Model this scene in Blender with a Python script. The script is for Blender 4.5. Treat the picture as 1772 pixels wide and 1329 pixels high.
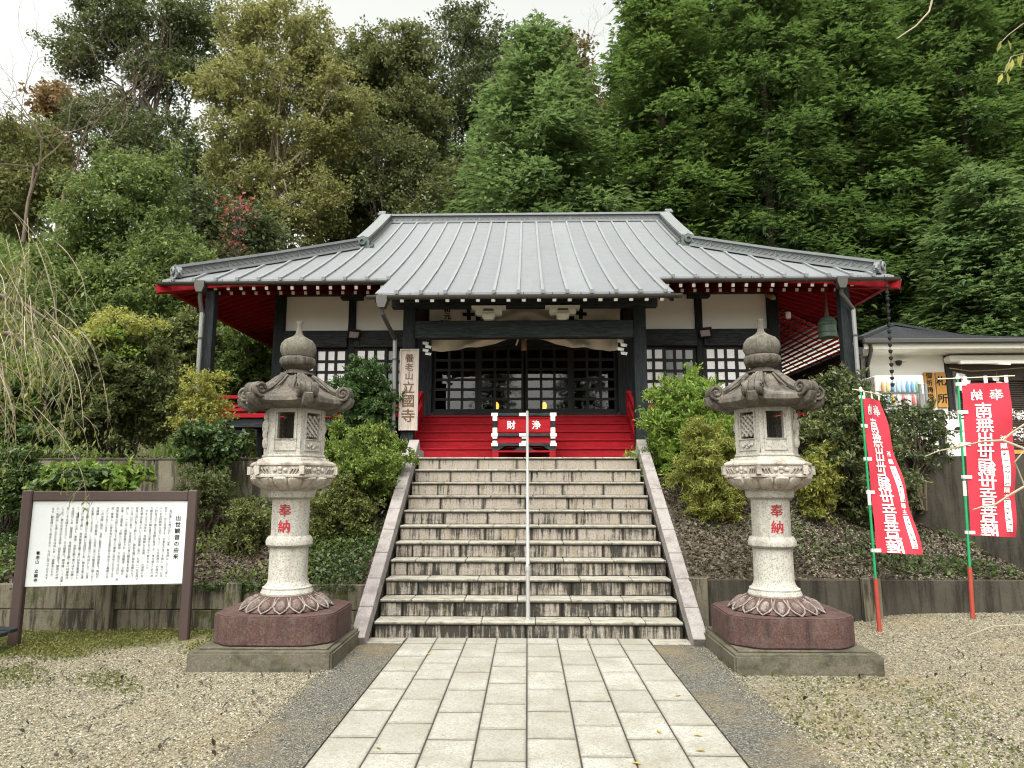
import bpy, bmesh, math, random
import numpy as np
from mathutils import Vector, Matrix, Euler
R = math.radians
random.seed(7); rng = np.random.default_rng(7)
for o in list(bpy.data.objects): bpy.data.objects.remove(o)
S = bpy.context.scene
COL = S.collection

# ---------------------------------------------------------------- camera, sky, sun, exposure
CAM_H, PITCH, YAW, FPX = 1.56, R(8.5), R(1.27), 1200.0
cam_d = bpy.data.cameras.new('camera'); cam = bpy.data.objects.new('camera', cam_d); COL.objects.link(cam)
cam_d.sensor_width = 36; cam_d.lens = 36*FPX/1772; cam_d.clip_end = 600; cam_d.clip_start = 0.05
cam.location = (0, 0, CAM_H); cam.rotation_euler = (R(90)+PITCH, 0, YAW)
S.camera = cam
SUN_EL, SUN_ROT = R(56), R(200)
w = bpy.data.worlds.new('World'); S.world = w; w.use_nodes = True
nt = w.node_tree; nt.nodes.clear()
sky = nt.nodes.new('ShaderNodeTexSky'); sky.sky_type = 'NISHITA'; sky.sun_disc = False
sky.sun_elevation = SUN_EL; sky.sun_rotation = SUN_ROT; sky.air_density = 1.0; sky.dust_density = 6.0; sky.ozone_density = 1.0
hs = nt.nodes.new('ShaderNodeHueSaturation'); hs.inputs['Saturation'].default_value = 0.06
bg = nt.nodes.new('ShaderNodeBackground'); bg.inputs['Strength'].default_value = 0.15
wo = nt.nodes.new('ShaderNodeOutputWorld')
nt.links.new(sky.outputs[0], hs.inputs['Color']); tint = nt.nodes.new('ShaderNodeMix'); tint.data_type = 'RGBA'; tint.blend_type = 'MULTIPLY'; tint.inputs[0].default_value = 1; tint.inputs[7].default_value = (.99, 1, .94, 1)
nt.links.new(hs.outputs[0], tint.inputs[6]); nt.links.new(tint.outputs[2], bg.inputs['Color']); nt.links.new(bg.outputs[0], wo.inputs[0])
sun_d = bpy.data.lights.new('sun', 'SUN'); sun_d.energy = 0.5; sun_d.angle = R(35); sun_d.color = (1, .97, .92)
sun = bpy.data.objects.new('sun', sun_d); COL.objects.link(sun)
sun.rotation_euler = (R(90)-SUN_EL, 0, R(25))
S.view_settings.view_transform = 'Standard'; S.view_settings.look = 'None'
S.view_settings.gamma = 1; S.view_settings.use_curve_mapping = False
S.view_settings.exposure = 1.45
S.render.engine = 'CYCLES'
S.cycles.max_bounces = 6; S.cycles.diffuse_bounces = 3; S.cycles.glossy_bounces = 3; S.cycles.transmission_bounces = 4
S.cycles.transparent_max_bounces = 6; S.cycles.use_denoising = True
S.cycles.pixel_filter_type = 'BLACKMAN_HARRIS'; S.cycles.filter_width = 1.1
S.cycles.caustics_reflective = False; S.cycles.caustics_refractive = False
try: S.cycles.denoising_input_passes = 'RGB_ALBEDO_NORMAL'
except Exception: pass

def at(px, py, Y):
    """world point at depth Y on the line of sight through a pixel of the 1772 px photograph (a measuring aid)"""
    u = (px-886)/FPX; v = (664.5-py)/FPX
    y = math.cos(PITCH)-v*math.sin(PITCH); z = math.sin(PITCH)+v*math.cos(PITCH)
    x, y = u*math.cos(YAW)-y*math.sin(YAW), u*math.sin(YAW)+y*math.cos(YAW)
    return Vector((x*Y/y, Y, z*Y/y+CAM_H))

# ---------------------------------------------------------------- object helpers
def tag(o, label=None, cat=None, group=None, kind=None):
    if label: o['label'] = label
    if cat: o['category'] = cat
    if group: o['group'] = group
    if kind: o['kind'] = kind
    return o
def thing(name, label, cat, loc=(0, 0, 0), rz=0.0, group=None):
    o = bpy.data.objects.new(name, None); COL.objects.link(o); o.empty_display_size = .2
    o.location = loc; o.rotation_euler = (0, 0, rz); o['wl'] = list(loc)
    return tag(o, label, cat, group)
def wl(o):
    return Vector(o['wl']) if o is not None and 'wl' in o else Vector((0, 0, 0))
def link(name, me, parent=None, loc=(0, 0, 0), rot=(0, 0, 0), scale=None):
    o = bpy.data.objects.new(name, me); COL.objects.link(o)
    o.parent = parent; o.location = loc; o.rotation_euler = rot
    if scale: o.scale = scale
    return o
class MB:
    """collects shapes; build() makes ONE mesh object"""
    def __init__(s): s.v = []; s.f = []; s.m = []; s.mi = 0
    def add(s, vs, fs):
        n = len(s.v); s.v += [tuple(p) for p in vs]; s.f += [tuple(i+n for i in f) for f in fs]; s.m += [s.mi]*len(fs); return s
    def box(s, x0, x1, y0, y1, z0, z1, M=None):
        vs = [(x0,y0,z0),(x1,y0,z0),(x1,y1,z0),(x0,y1,z0),(x0,y0,z1),(x1,y0,z1),(x1,y1,z1),(x0,y1,z1)]
        if M is not None: vs = [M @ Vector(p) for p in vs]
        return s.add(vs, [(3,2,1,0),(4,5,6,7),(0,1,5,4),(1,2,6,5),(2,3,7,6),(3,0,4,7)])
    def bar(s, A, B, w, h, up=(0, 0, 1)):
        A = Vector(A); B = Vector(B); d = (B-A); L = d.length; d.normalize()
        u = Vector(up); x = d.cross(u); x.normalize(); z = x.cross(d)
        M = Matrix(((x[0],d[0],z[0],A[0]),(x[1],d[1],z[1],A[1]),(x[2],d[2],z[2],A[2]),(0,0,0,1)))
        return s.box(-w/2, w/2, 0, L, -h/2, h/2, M)
    def prism(s, pts, axis, a, b):
        """pts: 2-D outline (CCW); extruded along axis from a to b"""
        def mk(p, t):
            return {'x': (t, p[0], p[1]), 'y': (p[0], t, p[1]), 'z': (p[0], p[1], t)}[axis]
        n = len(pts); vs = [mk(p, a) for p in pts]+[mk(p, b) for p in pts]
        fs = [tuple(range(n))[::-1], tuple(range(n, 2*n))]+[(i, (i+1) % n, n+(i+1) % n, n+i) for i in range(n)]
        return s.add(vs, fs)
    def tube(s, P, rad, n=6, cap=True):
        P = [Vector(p) for p in P]; k = len(P)
        rad = [float(r) for r in rad] if hasattr(rad, '__len__') else [float(rad)]*k
        vs = []; fs = []; ref = Vector((0.13, 0.21, 1)) 
        d0 = (P[-1]-P[0]).normalized()
        if abs(d0.dot(ref.normalized())) > .9: ref = Vector((1, .17, .11))
        for i, p in enumerate(P):
            d = (P[min(i+1, k-1)]-P[max(i-1, 0)]).normalized()
            x = d.cross(ref); 
            if x.length < 1e-4: x = d.cross(Vector((.3, 1, .2)))
            x.normalize(); y = d.cross(x)
            for j in range(n):
                a = 2*math.pi*j/n; vs.append(p+rad[i]*(x*math.cos(a)+y*math.sin(a)))
        for i in range(k-1):
            for j in range(n):
                fs.append((i*n+j, (i+1)*n+j, (i+1)*n+(j+1) % n, i*n+(j+1) % n))
        if cap: fs += [tuple(range(n)), tuple(range((k-1)*n, k*n))[::-1]]
        return s.add(vs, fs)
    def lathe(s, prof, n=32, mod=None, c=(0, 0, 0), cap=True, rot=0.0):
        """prof: [(r,z)] bottom to top; mod(theta,i)->factor"""
        vs = []; fs = []; k = len(prof)
        for i, (r, z) in enumerate(prof):
            for j in range(n):
                a = 2*math.pi*j/n+rot; q = r*(mod(a, i) if mod else 1)
                vs.append((c[0]+q*math.cos(a), c[1]+q*math.sin(a), c[2]+z))
        for i in range(k-1):
            for j in range(n): fs.append((i*n+j, i*n+(j+1) % n, (i+1)*n+(j+1) % n, (i+1)*n+j))
        if cap: fs += [tuple(range(n))[::-1], tuple(range((k-1)*n, k*n))]
        return s.add(vs, fs)
    def blob(s, c, r, n=8, k=5):
        c = Vector(c); r = r if hasattr(r, '__len__') else (r, r, r)
        prof = [(math.sin(math.pi*i/k), -math.cos(math.pi*i/k)) for i in range(k+1)]
        vs = []; fs = []
        for i, (q, z) in enumerate(prof):
            for j in range(n):
                a = 2*math.pi*j/n; vs.append(c+Vector((r[0]*q*math.cos(a), r[1]*q*math.sin(a), r[2]*z)))
        for i in range(k):
            for j in range(n): fs.append((i*n+j, i*n+(j+1) % n, (i+1)*n+(j+1) % n, (i+1)*n+j))
        return s.add(vs, fs)
    def mesh(s, name, mats, bevel=0, smooth=0, seg=1):
        me = bpy.data.meshes.new(name); me.from_pydata(s.v, [], s.f); me.update()
        for m in (mats if isinstance(mats, (list, tuple)) else [mats]): me.materials.append(m)
        if any(s.m): me.polygons.foreach_set('material_index', s.m)
        if bevel or smooth:
            bm = bmesh.new(); bm.from_mesh(me)
            bmesh.ops.remove_doubles(bm, verts=bm.verts, dist=1e-5)
            if bevel:
                es = [e for e in bm.edges if len(e.link_faces) == 2 and e.calc_face_angle(0) > .5]
                bmesh.ops.bevel(bm, geom=es, offset=bevel, segments=seg, affect='EDGES', clamp_overlap=True)
            bm.to_mesh(me); bm.free()
        if smooth:
            me.shade_smooth()
            try: me.set_sharp_from_angle(angle=smooth)
            except Exception: pass
        return me
    def build(s, name, mats, parent=None, bevel=0, smooth=0, world=True, seg=1):
        """world=True: vertices are world coordinates, stored relative to the (unrotated) parent"""
        if parent is not None and world:
            q = wl(parent); s.v = [(p[0]-q[0], p[1]-q[1], p[2]-q[2]) for p in s.v]
        return link(name, s.mesh(name, mats, bevel, smooth, seg), parent)
def fastmesh(name, V, F, mat, smooth=False):
    """V (n,3), F (m,3|4) numpy"""
    me = bpy.data.meshes.new(name); n = len(V); m, k = F.shape
    me.vertices.add(n); me.vertices.foreach_set('co', np.asarray(V, np.float32).ravel())
    me.loops.add(m*k); me.loops.foreach_set('vertex_index', np.asarray(F, np.int32).ravel())
    me.polygons.add(m); me.polygons.foreach_set('loop_start', np.arange(0, m*k, k, dtype=np.int32))
    try: me.polygons.foreach_set('loop_total', np.full(m, k, np.int32))
    except Exception: pass
    me.update(calc_edges=True); me.materials.append(mat)
    if smooth: me.shade_smooth()
    return me
BOXC = {}
def boxmesh(sx, sy, sz, mat, bevel=.004):
    k = (round(sx, 3), round(sy, 3), round(sz, 3), mat.name, bevel)
    if k not in BOXC:
        BOXC[k] = MB().box(-sx/2, sx/2, -sy/2, sy/2, -sz/2, sz/2).mesh('piece', mat, bevel)
    return BOXC[k]
def piece(name, c, size, mat, parent, rot=(0, 0, 0), bevel=.004):
    """a box-shaped part with shared mesh data, centred at world point c"""
    return link(name, boxmesh(*size, mat, bevel), parent, Vector(c)-wl(parent), rot)

# ---------------------------------------------------------------- material helpers
class NT:
    def __init__(s, name):
        s.mat = bpy.data.materials.new(name); s.mat.use_nodes = True; s.t = s.mat.node_tree; s.t.nodes.clear()
        s.out = s.t.nodes.new('ShaderNodeOutputMaterial'); s._obj = None
    def n(s, ty, ins=None, **pr):
        nd = s.t.nodes.new('ShaderNode'+ty)
        for k, v in pr.items(): setattr(nd, k, v)
        for k, v in (ins or {}).items(): s.set(nd.inputs[k], v)
        return nd
    def set(s, sock, v):
        if isinstance(v, bpy.types.NodeSocket): s.t.links.new(v, sock)
        elif isinstance(v, (tuple, list)) and sock.type == 'RGBA' and len(v) == 3: sock.default_value = (*v, 1)
        else: sock.default_value = v
    def obj(s, scale=(1, 1, 1), rnd=False):
        if s._obj is None: s._obj = s.n('TexCoord').outputs['Object']
        v = s._obj
        if rnd:
            r = s.n('ObjectInfo').outputs['Random']
            o = s.n('VectorMath', {0: s.n('CombineXYZ', {0: r, 1: r, 2: r}).outputs[0], 3: 37.0}, operation='SCALE').outputs[0]
            v = s.n('VectorMath', {0: v, 1: o}, operation='ADD').outputs[0]
        if tuple(scale) == (1, 1, 1): return v
        return s.n('VectorMath', {0: v, 1: tuple(scale)}, operation='MULTIPLY').outputs[0]
    def pos(s): return s.n('NewGeometry').outputs['Position']
    def noise(s, v, sc, det=4, rough=.6, dist=0):
        return s.n('TexNoise', {'Vector': v, 'Scale': sc, 'Detail': det, 'Roughness': rough, 'Distortion': dist}).outputs['Fac']
    def voro(s, v, sc, out='Distance', feature='F1'):
        return s.n('TexVoronoi', {'Vector': v, 'Scale': sc}, feature=feature).outputs[out]
    def ramp(s, f, stops, interp='LINEAR'):
        nd = s.n('ValToRGB', {0: f}); cr = nd.color_ramp; cr.interpolation = interp
        while len(cr.elements) < len(stops): cr.elements.new(.5)
        for e, (p, c) in zip(cr.elements, stops):
            e.position = p; e.color = (*c, 1) if hasattr(c, '__len__') else (c, c, c, 1)
        return nd.outputs[0]
    def mix(s, f, a, b, mode='MIX'):
        nd = s.n('Mix', {0: f, 6: a, 7: b}, data_type='RGBA', blend_type=mode); return nd.outputs[2]
    def math(s, op, a, b=0.0, clamp=False):
        return s.n('Math', {0: a, 1: b}, operation=op, use_clamp=clamp).outputs[0]
    def bump(s, h, st, d):
        return s.n('Bump', {'Height': h, 'Strength': st, 'Distance': d}).outputs[0]
    def prin(s, col, rough=.7, bump=None, spec=.3, metal=0, **kw):
        ins = {'Base Color': col, 'Roughness': rough, 'Specular IOR Level': spec, 'Metallic': metal}
        if bump is not None: ins['Normal'] = bump
        ins.update(kw)
        p = s.n('BsdfPrincipled', ins); s.t.links.new(p.outputs[0], s.out.inputs[0]); return s.mat
def flat(name, col, rough=.6, spec=.3, metal=0, var=.12, sc=6, bump=.0):
    t = NT(name); v = t.obj(rnd=True); f = t.noise(v, sc, 5)
    c = t.mix(f, tuple(x*(1-var) for x in col), tuple(min(1, x*(1+var)) for x in col))
    return t.prin(c, rough, t.bump(t.noise(v, sc*6, 4), bump, .01) if bump else None, spec, metal)
def stone(name, base, dark, speck=.5, spscale=160, stain=.35, stcol=(.05, .045, .04), streak=(3, 3, .8), bump=.3, rough=.8, light=None, rnd=True, lichen=0.0, lcol=(.33, .31, .26)):
    """granite-like stone: crystal speckle, large tone drift and weather streaks"""
    t = NT(name); v = t.obj(rnd=rnd)
    c = t.mix(t.noise(v, 1.3, 4), tuple(x*.88 for x in base), tuple(min(1, x*1.1) for x in base))
    sp = t.n('TexVoronoi', {'Vector': v, 'Scale': spscale}).outputs['Color']
    c = t.mix(t.math('MULTIPLY', t.ramp(sp, [(.55, 0), (.8, 1)]), speck), c, dark)
    n2 = t.noise(v, spscale*.55, 2)
    c = t.mix(t.math('MULTIPLY', t.ramp(n2, [(.5, 0), (.75, 1)]), speck*.6), c, light or tuple(min(1, x*1.35) for x in base))
    st = t.noise(t.obj(streak, rnd), 2.2, 7, .68)
    c = t.mix(t.math('MULTIPLY', t.ramp(st, [(.47, 0), (.66, 1)]), stain), c, stcol)
    if lichen: c = t.mix(t.math('MULTIPLY', t.ramp(t.noise(v, 9, 8, .75), [(.50, 0), (.66, 1)]), lichen), c, lcol)
    return t.prin(c, rough, t.bump(t.noise(v, spscale*.7, 3), bump, .004), .3)
def leafmat(name, stops, trans=.3, tcol=None, patch=None, rough=.5, psc=.35):
    """foliage: every leaf its own tone, drifting over the crown; some light passes through"""
    t = NT(name); r = t.n('NewGeometry').outputs['Random Per Island']
    c = t.ramp(r, stops)
    if patch: c = t.mix(t.ramp(t.noise(t.obj(), psc, 3), [(patch[1], 0), (patch[2], 1)]), c, t.mix(r, patch[0], tuple(x*.6 for x in patch[0])))
    o_ = t.n('ObjectInfo').outputs['Random']; c = t.mix(1.0, c, t.ramp(o_, [(0, (.74, .78, .80)), (.5, (1.0, 1.0, .95)), (1, (1.22, 1.14, .95))]), 'MULTIPLY')
    p = t.n('BsdfPrincipled', {'Base Color': c, 'Roughness': rough, 'Specular IOR Level': .35})
    tr = t.n('BsdfTranslucent', {'Color': t.mix(.5, c, tcol or tuple(min(1, x*1.6) for x in stops[-1][1]))})
    m = t.n('MixShader', {0: trans, 1: p.outputs[0], 2: tr.outputs[0]})
    t.t.links.new(m.outputs[0], t.out.inputs[0]); return t.mat

M = {}
M['granite'] = stone('granite_pale', (.40, .38, .34), (.16, .145, .13), .65, 90, .45, (.16, .13, .105), (4, 4, .6))
M['granite_red'] = stone('granite_red_brown', (.085, .044, .038), (.03, .018, .017), .7, 110, .65, (.022, .016, .015), (5, 5, .6), light=(.18, .125, .108), bump=.6, lichen=.4, lcol=(.15, .11, .095))
M['petal'] = stone('granite_weathered_lotus', (.13, .092, .082), (.055, .036, .033), .4, 150, .8, (.045, .028, .026), (7, 7, 6), light=(.24, .20, .18), lichen=.7, lcol=(.36, .325, .295))
M['petal_rim'] = stone('granite_petal_rim', (.22, .185, .165), (.09, .065, .06), .4, 150, .7, (.06, .04, .036), (9, 9, 9), light=(.36, .33, .3), lichen=.6, lcol=(.42, .39, .36))
M['cap'] = stone('stone_cap_weathered', (.098, .083, .068), (.04, .034, .029), .6, 140, .75, (.022, .019, .016), (5, 5, .7), light=(.24, .22, .19), bump=.7, lichen=.45, lcol=(.24, .22, .18))
M['jewel'] = stone('stone_jewel_weathered', (.115, .102, .082), (.05, .045, .036), .5, 150, .85, (.034, .029, .024), (7, 7, .8), light=(.25, .23, .20), lichen=.4, lcol=(.27, .25, .20))
M['platform'] = stone('granite_platform', (.41, .37, .32), (.18, .15, .13), .5, 140, .75, (.10, .07, .06), (4, 4, 3), lichen=.3, lcol=(.5, .46, .40))
M['coping'] = stone('granite_coping', (.275, .25, .24), (.15, .12, .115), .5, 130, .55, (.11, .085, .082), (3, 3, 3))
M['concrete'] = stone('concrete_mossy', (.115, .10, .074), (.05, .045, .038), .5, 90, .85, (.026, .027, .013), (1.6, 1.6, 2.2), light=(.24, .22, .18), bump=.8, lichen=.45, lcol=(.085, .085, .028))
def t_riser():
    """granite riser block: rain streaks from the top, black growth round its four edges, more of it low down"""
    t = NT('granite_riser_streaked'); v = t.obj(rnd=True); rnd = t.n('ObjectInfo').outputs['Random']
    base = (.30, .262, .225)
    c = t.mix(t.noise(v, 2, 3), tuple(x*.85 for x in base), tuple(x*1.15 for x in base))
    sp = t.n('TexVoronoi', {'Vector': v, 'Scale': 110}).outputs['Color']
    c = t.mix(t.math('MULTIPLY', t.ramp(sp, [(.5, 0), (.8, 1)]), .6), c, (.14, .12, .105))
    c = t.mix(t.math('MULTIPLY', t.ramp(t.noise(t.obj((9, 9, 1.2), True), 1.4, 4), [(.5, 0), (.72, 1)]), .5), c, (.23, .18, .085))
    low = t.n('SeparateXYZ', {0: t.pos()}).outputs[2]; z = t.n('SeparateXYZ', {0: t.obj()}).outputs[2]
    k = t.math('ADD', t.math('MULTIPLY', t.math('SUBTRACT', t.noise(t.obj((15, 15, 1.0), True), 1.5, 8, .75), .5), 1.5), .5)
    big = t.noise(t.n('VectorMath', {0: t.pos(), 1: (1.3, 1, 3.0)}, operation='MULTIPLY').outputs[0], 1.25, 4, .65)
    lo = t.math('MULTIPLY', t.math('SUBTRACT', 1.0, low), .14)
    k = t.math('ADD', t.math('ADD', k, lo), t.math('ADD', t.math('MULTIPLY', z, .7), t.math('MULTIPLY', t.math('SUBTRACT', big, .5), .75)))
    fine = t.noise(v, 60, 4, .7)
    k = t.math('ADD', k, t.math('MULTIPLY', t.math('SUBTRACT', fine, .5), .16))
    c = t.mix(t.math('MULTIPLY', t.ramp(k, [(.45, 0), (.65, 1)]), .95), c, t.mix(t.noise(v, 7, 5), (.007, .007, .0065), (.026, .024, .018)))
    g = t.n('SeparateXYZ', {0: t.n('TexCoord').outputs['Generated']}).outputs
    ex = t.math('MULTIPLY', t.math('ABSOLUTE', t.math('SUBTRACT', g[0], .5)), 2.0); ez = t.math('MULTIPLY', t.math('ABSOLUTE', t.math('SUBTRACT', g[2], .5)), 2.0)
    wob = t.math('MULTIPLY', t.math('SUBTRACT', t.noise(t.obj((1, 1, 1.6), True), 11, 6, .7), .5), .55)
    rg = t.math('MULTIPLY', t.math('SUBTRACT', rnd, .5), .06)
    d = t.math('MAXIMUM', t.ramp(t.math('ADD', t.math('ADD', ex, rg), t.math('MULTIPLY', wob, .35)), [(.90, 0), (.97, 1)]), t.ramp(t.math('ADD', ez, wob), [(.82, 0), (1.0, 1)]))
    d = t.math('MULTIPLY', d, t.ramp(t.math('MULTIPLY', low, .5), [(.15, .95), (.95, .5)]))
    c = t.mix(d, c, t.mix(fine, (.007, .006, .005), (.022, .018, .012)))
    return t.prin(c, .8, t.bump(t.noise(v, 90, 3), .35, .004), .3)
M['riser'] = t_riser()
def t_tread():
    t = NT('granite_tread'); v = t.obj(rnd=True); z = t.n('SeparateXYZ', {0: t.obj()}).outputs[2]
    c = t.mix(t.noise(v, 2, 4), (.29, .27, .225), (.40, .375, .32))
    sp = t.n('TexVoronoi', {'Vector': v, 'Scale': 120}).outputs['Color']
    c = t.mix(t.math('MULTIPLY', t.ramp(sp, [(.5, 0), (.8, 1)]), .5), c, (.16, .14, .12))
    c = t.mix(t.math('MULTIPLY', t.ramp(t.noise(t.obj((2, 5, 2), True), 3, 7, .72), [(.48, 0), (.66, 1)]), .75), c, (.085, .08, .045))
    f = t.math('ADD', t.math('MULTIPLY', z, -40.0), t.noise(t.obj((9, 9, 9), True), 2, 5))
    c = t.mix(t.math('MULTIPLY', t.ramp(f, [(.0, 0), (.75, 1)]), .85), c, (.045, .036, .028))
    return t.prin(c, .8, t.bump(t.noise(v, 90, 3), .35, .004), .3)
M['tread'] = t_tread()
def t_slab():
    t = NT('granite_paving'); v = t.obj(rnd=True); rnd = t.n('ObjectInfo').outputs['Random']
    a = t.mix(rnd, (.315, .306, .274), (.405, .393, .355))
    c = t.mix(t.ramp(t.noise(v, 3.5, 5), [(.35, 0), (.7, 1)]), a, (.265, .245, .20))
    sp = t.n('TexVoronoi', {'Vector': v, 'Scale': 150}).outputs['Color']
    c = t.mix(t.math('MULTIPLY', t.ramp(sp, [(.5, 0), (.85, 1)]), .55), c, (.15, .14, .12))
    sp2 = t.n('TexVoronoi', {'Vector': v, 'Scale': 62}).outputs['Color']; c = t.mix(t.math('MULTIPLY', t.ramp(sp2, [(.62, 0), (.75, 1)]), .35), c, (.17, .155, .13))
    ge = t.n('SeparateXYZ', {0: t.n('TexCoord').outputs['Generated']}).outputs
    ed = t.math('MULTIPLY', t.math('MAXIMUM', t.math('ABSOLUTE', t.math('SUBTRACT', ge[0], .5)), t.math('ABSOLUTE', t.math('SUBTRACT', ge[1], .5))), 2.0)
    ed = t.math('ADD', ed, t.math('MULTIPLY', t.math('SUBTRACT', t.noise(v, 14, 5, .7), .5), .25)); c = t.mix(t.math('MULTIPLY', t.ramp(ed, [(.88, 0), (1.02, 1)]), .5), c, (.13, .115, .085))
    c = t.mix(t.math('MULTIPLY', t.ramp(t.noise(v, 9, 6, .75), [(.57, 0), (.75, 1)]), .3), c, (.19, .165, .125))
    return t.prin(c, .75, t.bump(t.noise(v, 120, 3), .3, .003), .3)
M['slab'] = t_slab()
M['joint'] = flat('joint_mortar', (.045, .038, .034), .9)
M['mortar'] = flat('dark_mortar', (.028, .026, .02), .95)
def t_gravel(name, cols, scale, mossy):
    t = NT(name); v = t.pos()
    vo = t.n('TexVoronoi', {'Vector': v, 'Scale': scale}); vo2 = t.n('TexVoronoi', {'Vector': v, 'Scale': scale*1.9})
    c = t.ramp(t.n('SeparateColor', {0: vo.outputs['Color']}).outputs[0], cols)
    c2 = t.ramp(t.n('SeparateColor', {0: vo2.outputs['Color']}).outputs[1], cols)
    c = t.mix(t.ramp(t.noise(v, 30, 2), [(.45, 0), (.55, 1)]), c, c2)
    c = t.mix(t.ramp(vo.outputs['Distance'], [(.5, 0), (.95, .75)]), c, (.07, .06, .045))
    d = t.ramp(t.noise(v, .8, 6, .65), [(.50, 0), (.68, .8)])
    c = t.mix(d, c, (.20, .15, .08))
    if mossy:
        y = t.n('SeparateXYZ', {0: v}).outputs
        g = t.noise(v, 2.2, 6, .7)
        g = t.ramp(t.math('SUBTRACT', t.math('ADD', g, t.math('MULTIPLY', t.math('SUBTRACT', y[1], 6.2), .10)), t.ramp(t.math('MULTIPLY', y[0], .2), [(.2, 0), (.6, .16)])), [(.56, 0), (.75, .7)])
        c = t.mix(g, c, t.mix(t.noise(v, 25, 3), (.12, .11, .04), (.19, .175, .065)))
    h = t.math('SUBTRACT', 1.0, vo.outputs['Distance'])
    return t.prin(c, .85, t.bump(h, .9, .012), .25)
GC = [(0, (0.031, 0.031, 0.029)), (.2, (0.112, 0.099, 0.069)), (.45, (0.241, 0.211, 0.143)), (.7, (0.174, 0.148, 0.099)), (.9, (0.381, 0.347, 0.274)), (1, (0.067, 0.064, 0.059))]
M['gravel'] = t_gravel('gravel_ground', GC, 45, True)
M['aggregate'] = t_gravel('exposed_aggregate', [(0, (.03, .03, .028)), (.35, (.085, .08, .068)), (.6, (.135, .128, .108)), (.85, (.26, .245, .205)), (1, (.045, .045, .042))], 75, False)
def t_pebble():
    t = NT('pebble_stone'); r = t.n('ObjectInfo').outputs['Random']
    return t.prin(t.ramp(r, GC), .8, None, .3)
M['pebble'] = t_pebble()
def t_soil(name, a, b, g, gl):
    t = NT(name); v = t.pos()
    c = t.mix(t.noise(v, 3, 6, .7), a, b)
    vo = t.n('TexVoronoi', {'Vector': v, 'Scale': 40})
    c = t.mix(t.ramp(t.n('SeparateColor', {0: vo.outputs['Color']}).outputs[0], [(.6, 0), (.9, .6)]), c, (.22, .19, .15))
    c = t.mix(t.ramp(t.noise(v, 1.6, 6, .7), [(gl, 0), (gl+.15, .85)]), c, g)
    return t.prin(c, .95, t.bump(t.noise(v, 35, 5, .7), 1, .03), .1)
M['soil'] = t_soil('bank_soil', (.032, .025, .017), (.085, .068, .047), (.05, .062, .018), .60)
M['hillsoil'] = t_soil('hillside_soil', (.05, .045, .025), (.09, .08, .04), (.06, .09, .02), .42)
M['terrace'] = t_soil('terrace_soil', (.13, .11, .08), (.22, .2, .16), (.10, .11, .04), .6)
def t_wall():
    t = NT('concrete_wall_stained'); v = t.obj(rnd=True)
    c = t.mix(t.noise(v, 2.5, 6, .7), (.10, .085, .06), (.215, .19, .14))
    c = t.mix(t.ramp(t.noise(t.obj((7, 7, .8), True), 1.6, 7, .7), [(.46, 0), (.58, .92)]), c, (.032, .030, .022))
    c = t.mix(t.ramp(t.noise(v, 1.7, 6, .75), [(.53, 0), (.63, .95)]), c, t.mix(t.noise(v, 30, 3), (.03, .035, .01), (.075, .085, .02)))
    return t.prin(c, .9, t.bump(t.noise(v, 45, 6, .7), .8, .012), .15)
M['wall'] = t_wall()
def t_walldark():
    t = NT('concrete_wall_dark'); v = t.obj()
    c = t.mix(t.noise(v, 3, 6, .7), (.042, .036, .029), (.09, .08, .062))
    c = t.mix(t.ramp(t.noise(t.obj((6, 6, .7)), 1.5, 7, .7), [(.47, 0), (.62, .85)]), c, (.022, .02, .016))
    return t.prin(c, .9, t.bump(t.noise(v, 40, 5, .7), .7, .01), .15)
M['walldark'] = t_walldark()
def t_timber(name, a, b, sc=(1, 14, 14), wear=None):
    t = NT(name); v = t.obj(sc, True)
    g = t.noise(v, 3.2, 7, .65, 1.2)
    c = t.mix(t.ramp(g, [(.35, 0), (.7, 1)]), a, b)
    if wear:
        c = t.mix(t.ramp(t.noise(t.obj((.7, 3, 3), True), 4, 7, .75), [(.54, 0), (.70, .75)]), c, wear[0]); c = t.mix(t.ramp(t.noise(t.obj((2, 9, 9), True), 7, 5, .7), [(.63, 0), (.70, .6)]), c, wear[1])
    return t.prin(c, .68, t.bump(g, .5, .004), .12)
M['black_h'] = t_timber('black_timber_beam', (.010, .012, .0125), (.050, .057, .060), (1.2, 12, 12))
M['black_v'] = t_timber('black_timber_post', (.007, .009, .010), (.030, .035, .037), (12, 12, 1.2))
M['frame'] = flat('dark_window_frame', (.020, .019, .019), .6, .2)
M['red'] = t_timber('red_painted_timber', (.235, .007, .012), (.35, .012, .020), (2, 10, 10), ((.17, .006, .009), (.36, .06, .055)))
M['soffit'] = flat('red_soffit_boards_shaded', (.075, .004, .007), .7, .15, var=.3)  # red of the boards, with the deep eave shade put into the colour
M['red_side'] = t_timber('red_rafter_shaded', (.20, .008, .012), (.27, .012, .016), (2, 10, 10))  # side rafters: red deepened in the colour to suggest eave shadow
M['red_shaded'] = t_timber('red_timber_shaded', (.15, .006, .010), (.20, .010, .013), (2, 10, 10))  # darker copy of the timber red, shade painted into its tone
M['plaster'] = flat('white_plaster', (.82, .80, .76), .85, .2, var=.04, sc=1.5, bump=.15)
M['white'] = flat('white_paint', (.78, .76, .70), .6, .3, var=.06, sc=10)
M['offwhite'] = flat('cream_timber', (.74, .71, .65), .7, .3, var=.1)
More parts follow.
